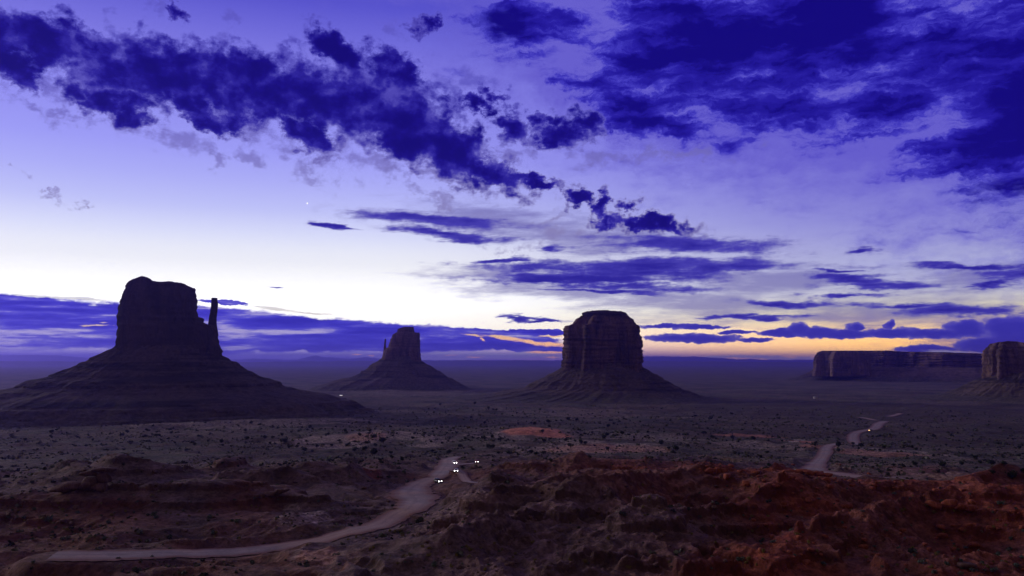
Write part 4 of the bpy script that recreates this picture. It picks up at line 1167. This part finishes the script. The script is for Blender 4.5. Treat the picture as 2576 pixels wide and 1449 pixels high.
# foreground brush
SAGE = {
    'dark green brush clump on the open ground left of the winding road': [(118, 1320, 30), (60, 1305, 14), (85, 1287, 14), (194, 1294, 14), (387, 1298, 22), (395, 1306, 18), (270, 1318, 16), (167, 1300, 10), (527, 1304, 22), (546, 1298, 10), (598, 1315, 20), (583, 1314, 14), (652, 1315, 12),
                                                                           (535, 1348, 18), (262, 1356, 14), (82, 1358, 12), (85, 1420, 14), (330, 1367, 12), (600, 1355, 12), (22, 1308, 14), (300, 1260, 12), (345, 1277, 10), (460, 1287, 10), (800, 1265, 12), (590, 1260, 12), (795, 1345, 12), (240, 1350, 10), (700, 1262, 8), (480, 1272, 8), (410, 1372, 8), (30, 1262, 10), (140, 1330, 12), (640, 1262, 9), (750, 1300, 10)],
    'green brush clump on the verge below the winding road': [(297, 1408, 14), (382, 1404, 12), (632, 1419, 20), (960, 1398, 14), (1011, 1388, 10), (1092, 1425, 26), (1163, 1380, 12), (1257, 1390, 12), (1020, 1420, 10), (718, 1414, 10), (505, 1409, 8), (440, 1407, 8), (1165, 1315, 14), (1180, 1322, 12), (940, 1440, 14), (1230, 1425, 12)],
    'blue grey sagebrush in the bottom right corner of the view': [(2450, 1440, 20), (2380, 1425, 18), (2320, 1420, 22), (2300, 1400, 14), (2420, 1415, 16), (2470, 1420, 14), (2510, 1400, 16), (2540, 1385, 18), (2560, 1430, 22), (2350, 1445, 18), (2430, 1390, 14), (2280, 1440, 14), (2500, 1445, 20), (2570, 1405, 16), (2360, 1395, 12), (2220, 1435, 12), (2330, 1375, 10), (2400, 1372, 10), (2540, 1360, 14), (2575, 1345, 12)],
    'grey green sagebrush among the red rocks of the right foreground': [(1865, 1420, 28), (1945, 1365, 16), (1920, 1360, 12), (2060, 1265, 12), (2070, 1425, 20), (2130, 1235, 8), (1990, 1290, 10), (2120, 1320, 16), (2145, 1330, 12), (2170, 1290, 12), (1830, 1225, 10), (1760, 1310, 14), (1790, 1330, 10), (2520, 1275, 22), (2370, 1270, 14),
                                                                        (2440, 1250, 10), (2500, 1300, 12), (2250, 1250, 12), (2290, 1260, 10), (1760, 1250, 10), (1700, 1290, 8), (1640, 1340, 10), (1560, 1290, 8), (1500, 1335, 8), (1870, 1300, 10), (2020, 1340, 10), (2230, 1340, 12), (2200, 1380, 12), (1600, 1400, 10), (1690, 1430, 12), (1480, 1420, 8), (1790, 1440, 10), (2000, 1400, 10)],
}
for lab, L in SAGE.items():
    for (px, row, w) in L:
        x, y = hitpx(px, row); r = math.hypot(x, y)
        s = min(w / FPX * r / 1.9, 2.4)
        place('sagebrush', rnd.randint(5), x, y, s, rnd.uniform(0, 6.28), lab, 'shrub', lab.replace('clump', 'clumps').replace('sagebrush', 'sagebrush plants'), 0.05)
        PLACED.append((x, y))
RAB = {
    'yellowish rabbitbrush dotted over the red foreground slopes': (1400, 2570, 1200, 1445, 75),
    'yellow green rabbitbrush between the winding road and the frame bottom': (860, 1380, 1330, 1440, 34),
    'yellow brown rabbitbrush left of the winding road': (20, 900, 1270, 1375, 70),
}
for lab, (a, b_, c, d_, n) in RAB.items():
    for _ in range(n):
        px, row = rnd.uniform(a, b_), rnd.uniform(c, d_)
        x, y = hitpx(px, row)
        e, _z = road_field(np.array([x]), np.array([y]))
        if e[0] < 1.0:
            continue
        place('rabbitbrush', rnd.randint(5), x, y, rnd.uniform(0.6, 1.25), rnd.uniform(0, 6.28), lab, 'shrub', lab.replace('rabbitbrush', 'rabbitbrush plants'), 0.05)

# ------------------------------------------------------------------ boulders
BLD = {
    'rust red boulder fallen on the slope of the right foreground': (1880, 2576, 1230, 1440, 95, 'boulder', (0.3, 1.5)),
    'red rock block along the crest of the foreground ridge': (1760, 2300, 1168, 1235, 60, 'boulder', (0.4, 1.6)),
    'brown rock on the bare slopes in the middle of the foreground': (1040, 1860, 1225, 1445, 80, 'brown', (0.35, 1.1)),
    'dark stone on the rough ground left of the winding road': (20, 1000, 1190, 1370, 60, 'brown', (0.35, 1.3)),
}
for lab, (a, b_, c, d_, n, kind, (s0, s1)) in BLD.items():
    k = 0; tries = 0
    while k < n and tries < n * 6:
        tries += 1
        px, row = rnd.uniform(a, b_), rnd.uniform(c, d_)
        x, y = hitpx(px, row)
        if math.hypot(x, y) > 700:
            continue
        # blocks gather where the slope is steep
        zz = [H1(x + dx_, y + dy_) for dx_, dy_ in ((1.5, 0), (-1.5, 0), (0, 1.5), (0, -1.5))]
        st = math.hypot(zz[0] - zz[1], zz[2] - zz[3]) / 3
        e, _z = road_field(np.array([x]), np.array([y]))
        if e[0] < 2 or rnd.rand() > 0.15 + st * 1.2:
            continue
        k += 1
        s = s0 + (s1 - s0) * rnd.rand() ** 2.5
        place(kind, rnd.randint(6), x, y, s, rnd.uniform(0, 6.28), lab, 'boulder', lab.replace('boulder', 'boulders').replace('rock block', 'rock blocks').replace('brown rock', 'brown rocks').replace('dark stone', 'dark stones'), -0.15)

# ------------------------------------------------------------------ scrub too plentiful to count: one object
NS = 46000
u = rnd.rand(NS)
r_ = 205 * (1900 / 205.0) ** (u ** 0.85)
a_ = np.radians(rnd.uniform(-34, 34, NS))
sx_, sy_ = r_ * np.sin(a_), r_ * np.cos(a_)
keep = rnd.rand(NS) < np.clip(0.5 + 2.2 * fbm2(sx_ / 50, sy_ / 50, 3, 123), 0.05, 1)
badk = bad_mask(sx_, sy_)
keep &= rnd.rand(NS) > badk * 0.72
keep &= ~((r_ < 430) & (rnd.rand(NS) < 0.45))
e, _z = road_field(sx_, sy_)
keep &= e > 0.8
for (a, b_, wx_, wy_) in [(1320, 1084, 72, 28), (1372, 1093, 50, 18), (1990, 1109, 66, 26)]:
    cx, cy_ = march(a, b_, smooth_h); d = math.radians(azel(a, b_)[0]); r0 = math.hypot(cx, cy_)
    uu = (sx_ - cx) * math.cos(d) - (sy_ - cy_) * math.sin(d); vv = (sx_ - cx) * math.sin(d) + (sy_ - cy_) * math.cos(d)
    keep &= ((uu / (wx_ * r0 / FPX)) ** 2 + (vv / wy_) ** 2) > 1.0
sx_, sy_, r_ = sx_[keep], sy_[keep], r_[keep]
sz_ = ground_h(sx_, sy_)
n = len(sx_)
size = np.clip(0.36 * np.exp(rnd.normal(0, 0.5, n)), 0.15, 1.8) * (1 + 0.5 * (r_ > 450) + 0.6 * (r_ > 800))
TPL = []
for i in range(6):
    V, F = leaf_cloud(16, 1.0, 0.62, 0.35, 0.42, 500 + i, 3)
    TPL.append(V)
VV, tint = [], []
kk = rnd.randint(0, 6, n)
for i in range(6):
    m = kk == i
    V = TPL[i][None] * size[m][:, None, None]
    a = rnd.uniform(0, 6.28, m.sum()); c, s = np.cos(a)[:, None], np.sin(a)[:, None]
    X = V[..., 0] * c - V[..., 1] * s + sx_[m][:, None]; Y = V[..., 0] * s + V[..., 1] * c + sy_[m][:, None]
    Z = V[..., 2] + sz_[m][:, None] - 0.05
    VV.append(np.stack([X, Y, Z], -1).reshape(-1, 3)); tint.append(np.repeat(rnd.rand(m.sum()), V.shape[1]))
VV = np.vstack(VV); tint = np.concatenate(tint)
m, N, b = new_mat('low_scrub', 0.95)
t = attr(N, 'tint')
N.put(b.inputs['Base Color'], N.ramp(t, [(0.0, (0.025, 0.033, 0.026, 1)), (0.35, (0.05, 0.058, 0.042, 1)), (0.6, (0.09, 0.105, 0.075, 1)), (0.85, (0.16, 0.17, 0.12, 1)), (1.0, (0.24, 0.2, 0.11, 1))]))
tag(mesh_np('low_scrub', VV, np.arange(len(VV)).reshape(-1, 4), m, attrs={'tint': tint}), 'low grey green scrub scattered over the desert floor', 'scrub', None, 'stuff')

# ------------------------------------------------------------------ rock outcrops
def outcrop(px, row, blocks, label, mat, s=1.0):
    x, y = hitpx(px, row)
    az0 = math.atan2(x, y)
    V, F, off = [], [], 0
    for i, (du, dv, dz_, sx1, sy1, sz1) in enumerate(blocks):
        v, f = stone_arrays(900 + int(px) + i * 3, 13, 1.0)
        v = v * np.array([sx1, sy1, sz1]) + np.array([du, dv, dz_])
        V.append(v); F.append(f + off); off += len(v)
    o = mesh_np('rock_outcrop', np.vstack(V) * s, np.vstack(F), mat)
    o.location = (x, y, H1(x, y)); o.rotation_euler = (0, 0, -az0)
    tag(o, label, 'rock')


outcrop(255, 1236, [(0, 0, 1.0, 2.6, 2.4, 3.0), (0.2, 0, 4.4, 2.2, 2.0, 2.4), (0.0, 0, 7.2, 3.2, 2.6, 1.9), (-3.8, 0.5, 6.4, 2.8, 2.2, 1.3), (-3.5, 1.5, 2.6, 3.8, 3, 3.2), (-8, 2.5, 2.0, 4.5, 3, 2.6), (-12.5, 3, 1.2, 3.5, 3, 2)],
        'dark mushroom-shaped rock pillar on the left side of the rough ground', m_stoned)
outcrop(680, 1252, [(0, 0, 0.8, 3.2, 2, 1.6), (3.4, 0.4, 1.6, 2.4, 1.8, 1.5), (-3, 0.3, 0.4, 2.2, 1.8, 1.3), (5.6, 1, 2.0, 1.6, 1.4, 1.1)], 'black-brown rock slab leaning above the winding road', m_stoned)
outcrop(2030, 1198, [(-7, 0, 0.8, 3, 2, 1.8), (-3, 0.3, 1.4, 2.8, 2, 1.7), (1, 0, 1.2, 2.6, 2, 1.6), (5, 0.5, 0.8, 2.8, 2, 1.6), (9, 0.2, 0.5, 2.2, 1.8, 1.3)], 'row of rusty blocks on the ridge crest before the pale road junction', m_stone, 0.8)
outcrop(1805, 1190, [(-3, 0, 0.8, 2, 1.6, 2.0), (0, 0.3, 1.0, 2, 1.6, 2.2), (3, 0, 0.7, 2.0, 1.5, 1.8)], 'small upright rust red crag on the left part of the ridge crest', m_stone, 0.8)
outcrop(2390, 1285, [(-5, 0, 1, 2.6, 2.2, 3.0), (-1, 0.3, 1.6, 2.8, 2.2, 3.2), (3.4, 0, 1, 2.6, 2, 2.6), (7, 0.6, 0.6, 2.4, 2, 2.0)], 'tall rust red cliff blocks in the right foreground', m_stone, 0.8)
outcrop(2420, 1425, [(0, 0, 0.5, 2.8, 2, 1.4), (2.6, 0.4, 0.3, 1.6, 1.4, 1.0)], 'single dark boulder in the bottom right corner of the view', m_stoned, 0.8)

# ------------------------------------------------------------------ cars waiting on the road with their headlights on
def simple(name, colr, rough=0.4, spec=0.5, emit=None, es=0.0, metal=0.0):
    m, N, b = new_mat(name, rough); b.inputs['Specular IOR Level'].default_value = spec
    b.inputs['Metallic'].default_value = metal
    n = N.noise(N.n.new('ShaderNodeTexCoord').outputs['Object'], 3.0, 3, 0.5)
    N.put(b.inputs['Base Color'], N.mix(N.math('MULTIPLY', n, 0.4), colr, tuple(v * 0.6 for v in colr[:3]) + (1,)))
    if emit:
        b.inputs['Emission Color'].default_value = emit; b.inputs['Emission Strength'].default_value = es
    return m


m_paint = [simple('car_paint_silver', (0.35, 0.36, 0.38, 1)), simple('car_paint_dark', (0.03, 0.035, 0.05, 1)), simple('car_paint_white', (0.7, 0.7, 0.7, 1)), simple('car_paint_red', (0.25, 0.03, 0.03, 1))]
m_glass = simple('car_glass', (0.01, 0.012, 0.015, 1), 0.05, 0.8)
m_tyre = simple('tyre_rubber', (0.02, 0.02, 0.02, 1), 0.9, 0.2)
m_rim = simple('wheel_rim', (0.4, 0.4, 0.4, 1), 0.3, 0.5, metal=0.8)
m_lamp = simple('headlight_glow', (0.9, 0.9, 0.85, 1), 0.2, 0.5, (1.0, 0.97, 0.93, 1), 14.0)
m_lit = simple('lit_window', (0.8, 0.8, 0.8, 1), 0.4, 0.5, (1.0, 0.95, 0.9, 1), 3.0)
m_amber = simple('amber_glow', (0.9, 0.6, 0.2, 1), 0.2, 0.5, (1.0, 0.62, 0.2, 1), 10.0)
m_tail = simple('tail_lamp', (0.3, 0.01, 0.01, 1), 0.3)


def prism(prof, w, inset=None):
    """side profile (y, z) swept across the car's width, top points pulled in"""
    V, k = [], len(prof)
    for sx1 in (-1, -0.92, 0.92, 1):
        for (yy, zz) in prof:
            i_ = inset(zz) if inset else 0.0
            e_ = 0.04 if abs(sx1) == 1 else 0.0
            V.append((sx1 * (w / 2 - i_), yy * (1 - e_ * 0.3), zz - e_ * 0.3 if zz > 0.6 else zz))
    F4 = []
    for a in range(3):
        for j in range(k):
            F4.append((a * k + j, a * k + (j + 1) % k, (a + 1) * k + (j + 1) % k, (a + 1) * k + j))
    tris = [(0, j + 1, j) for j in range(1, k - 1)] + [(3 * k, 3 * k + j, 3 * k + j + 1) for j in range(1, k - 1)]
    return np.array(V, float), [np.array(F4), np.array(tris)]


def disc(cx, cy_, cz, r, ax, th, k=14):
    a = np.linspace(0, 2 * np.pi, k, endpoint=False)
    V = []
    for o_, rr_ in ((-th / 2, 0.0), (-th / 2, r * .92), (-th / 2.6, r), (th / 2.6, r), (th / 2, r * .92), (th / 2, 0.0)):
        for t in a:
            if ax == 'x': V.append((cx + o_, cy_ + rr_ * math.cos(t), cz + rr_ * math.sin(t)))
            else: V.append((cx + rr_ * math.cos(t), cy_ + o_, cz + rr_ * math.sin(t)))
    return np.array(V), grid_faces(6, k)


def car(px, row, heading_px, paint, label, suv=False, lamp=m_lamp, lampr=0.17, r0=170.0):
    x, y = march(px, row, ground_h, r0, 3000, 3000)
    hx, hy = heading_px
    ang = math.atan2(hy, hx) - math.pi / 2
    root = empty('parked_car', (x, y, H1(x, y) + 0.16), ang)
    tag(root, label, 'car', 'cars with their lights on')
    h = 1.75 if suv else 1.45
    body = [(-2.25, 0.45), (-2.28, 0.8), (-2.2, 1.0), (-1.0, 1.05), (1.0, 1.0), (2.1, 0.86), (2.3, 0.7), (2.3, 0.42), (2.1, 0.3), (-2.1, 0.3)]
    cabin = [(-2.1 if suv else -1.75, 1.02), (-1.9 if suv else -1.15, h - 0.08), (-1.5 if suv else -0.9, h), (0.15, h), (0.35, h - 0.06), (1.05, 1.0)]
    V, F = prism(body, 1.84); mesh_np('body', V, F, paint, root)
    V, F = prism(cabin, 1.7, lambda z: max(0, (z - 1.0) * 0.28)); cab = mesh_np('cabin', V, F, paint, root)
    for nm, q in (('windscreen', [(0.98, 1.06, 0.74), (0.36, h - 0.1, 0.6)]), ('rear_window', [(-1.72 if not suv else -2.08, 1.08, 0.72), (-1.2 if not suv else -1.92, h - 0.12, 0.58)])):
        (y0, z0, w0), (y1, z1, w1) = q
        s = 0.02 if y0 > 0 else -0.02
        V = np.array([(-w0, y0 + s, z0), (w0, y0 + s, z0), (w1, y1 + s, z1), (-w1, y1 + s, z1)]); mesh_np(nm, V, np.array([(0, 1, 2, 3)]), m_glass, cab)
    for sd in (-1, 1):
        V = np.array([(sd * 0.855, -1.5, 1.1), (sd * 0.855, 0.75, 1.1), (sd * 0.77, 0.2, h - 0.12), (sd * 0.77, -1.1, h - 0.12)]); mesh_np('side_window', V, np.array([(0, 1, 2, 3)]), m_glass, cab)
        V, F = disc(sd * 0.68, 2.31, 0.68, lampr, 'y', 0.1, 12); mesh_np('headlight', V, F, lamp, root)
        V = np.array([(sd * 0.55, -2.3, 0.72), (sd * 0.86, -2.3, 0.72), (sd * 0.86, -2.3, 0.92), (sd * 0.55, -2.3, 0.92)]); mesh_np('tail_light', V, np.array([(0, 1, 2, 3)]), m_tail, root)
        for wy in (-1.4, 1.42):
            V, F = disc(sd * 0.82, wy, 0.33, 0.34, 'x', 0.22); wh = mesh_np('wheel', V, F, m_tyre, root)
            V, F = disc(sd * 0.93, wy, 0.33, 0.2, 'x', 0.03); mesh_np('rim', V, F, m_rim, wh)
    V = np.array([(-0.5, 2.32, 0.5), (0.5, 2.32, 0.5), (0.5, 2.31, 0.78), (-0.5, 2.31, 0.78)]); mesh_np('grille', V, np.array([(0, 1, 2, 3)]), m_tyre, root)
    return root


car(1143, 1166.5, (0.35, -1), m_paint[2], 'car with merged bright headlights on the pale turning area, upper left of the group', True, lampr=0.2)
car(1148, 1187.5, (0.0, -1), m_paint[0], 'car with two separate white headlights where the side track leaves the road', lampr=0.18)
car(1101, 1214, (0.7, -1), m_paint[1], 'car nearest the viewer, lights on at the edge of the dark mound', True, lampr=0.19)
car(1199, 1164.5, (0.1, -1), m_paint[3], 'car farthest right of the group, small paired lights on the side road', lampr=0.14)
car(2190, 1084, (-1, -0.35), m_paint[1], 'car with amber lights on the far stretch of the right hand road', True, lamp=m_amber, lampr=0.3, r0=500)

# low white blocks on the orange pad beside the right-hand road
m_white = simple('white_block', (0.8, 0.8, 0.82, 1), 0.7)
for row_, a, b_, n in ((1108.0, 1993, 2027, 6), (1112.6, 1984, 2010, 4)):
    for i in range(n):
        px = a + (b_ - a) * (i + 0.5) / n
        x, y = march(px, row_, ground_h, 500, 3000, 2500)
        r = math.hypot(x, y); L = (b_ - a) / n / FPX * r * 0.42
        prof = [(-L, -0.2), (-L, 0.55), (-L * 0.96, 0.72), (L * 0.96, 0.72), (L, 0.55), (L, -0.2)]
        V, F = prism(prof, 0.7)
        V = V[:, [1, 0, 2]]; F = [f[:, ::-1] for f in F]
        o = mesh_np('low_white_block', V, F, m_white)
        o.location = (x, y, H1(x, y)); o.rotation_euler = (0, 0, -math.atan2(x, y) + rnd.uniform(-.08, .08))
        lab = 'low white block in the far row on the orange pad' if n == 6 else 'low white block in the near row on the orange pad'
        tag(o, lab, 'barrier', 'white blocks, far row' if n == 6 else 'white blocks, near row')


# ------------------------------------------------------------------ two far houses
def house(px, row, label, lit, w=14.0):
    x, y = march(px, row, ground_h, 1000, 6000, 3000)
    root = empty('house', (x, y, H1(x, y)), -math.atan2(x, y))
    tag(root, label, 'house')
    v = [(-w / 2, -4, -1), (w / 2, -4, -1), (w / 2, 4, -1), (-w / 2, 4, -1), (-w / 2, -4, 3), (w / 2, -4, 3), (w / 2, 4, 3), (-w / 2, 4, 3)]
    mesh_np('wall', np.array(v, float), np.array([(0, 1, 5, 4), (1, 2, 6, 5), (2, 3, 7, 6), (3, 0, 4, 7)]), m_white, root)
    v = [(-w / 2 - .5, -4.6, 2.95), (w / 2 + .5, -4.6, 2.95), (w / 2 + .5, 0, 5), (-w / 2 - .5, 0, 5), (-w / 2 - .5, 4.6, 2.95), (w / 2 + .5, 4.6, 2.95)]
    mesh_np('roof', np.array(v, float), [np.array([(0, 1, 2, 3), (3, 2, 5, 4), (4, 5, 1, 0)]), np.array([(0, 3, 4), (1, 5, 2)])], m_paint[0], root)
    for wx in (-w * .3, w * .25):
        v = [(wx - .8, -4.03, 0.9), (wx + .8, -4.03, 0.9), (wx + .8, -4.03, 2.2), (wx - .8, -4.03, 2.2)]
        mesh_np('window', np.array(v, float), np.array([(0, 1, 2, 3)]), m_lit if lit else m_glass, root)


house(858, 996, 'tiny far house with a lit window between the two spired buttes', True, 9)
house(2051, 1002, 'tiny pale house on the dark flat below the left end of the mesa', False, 12)
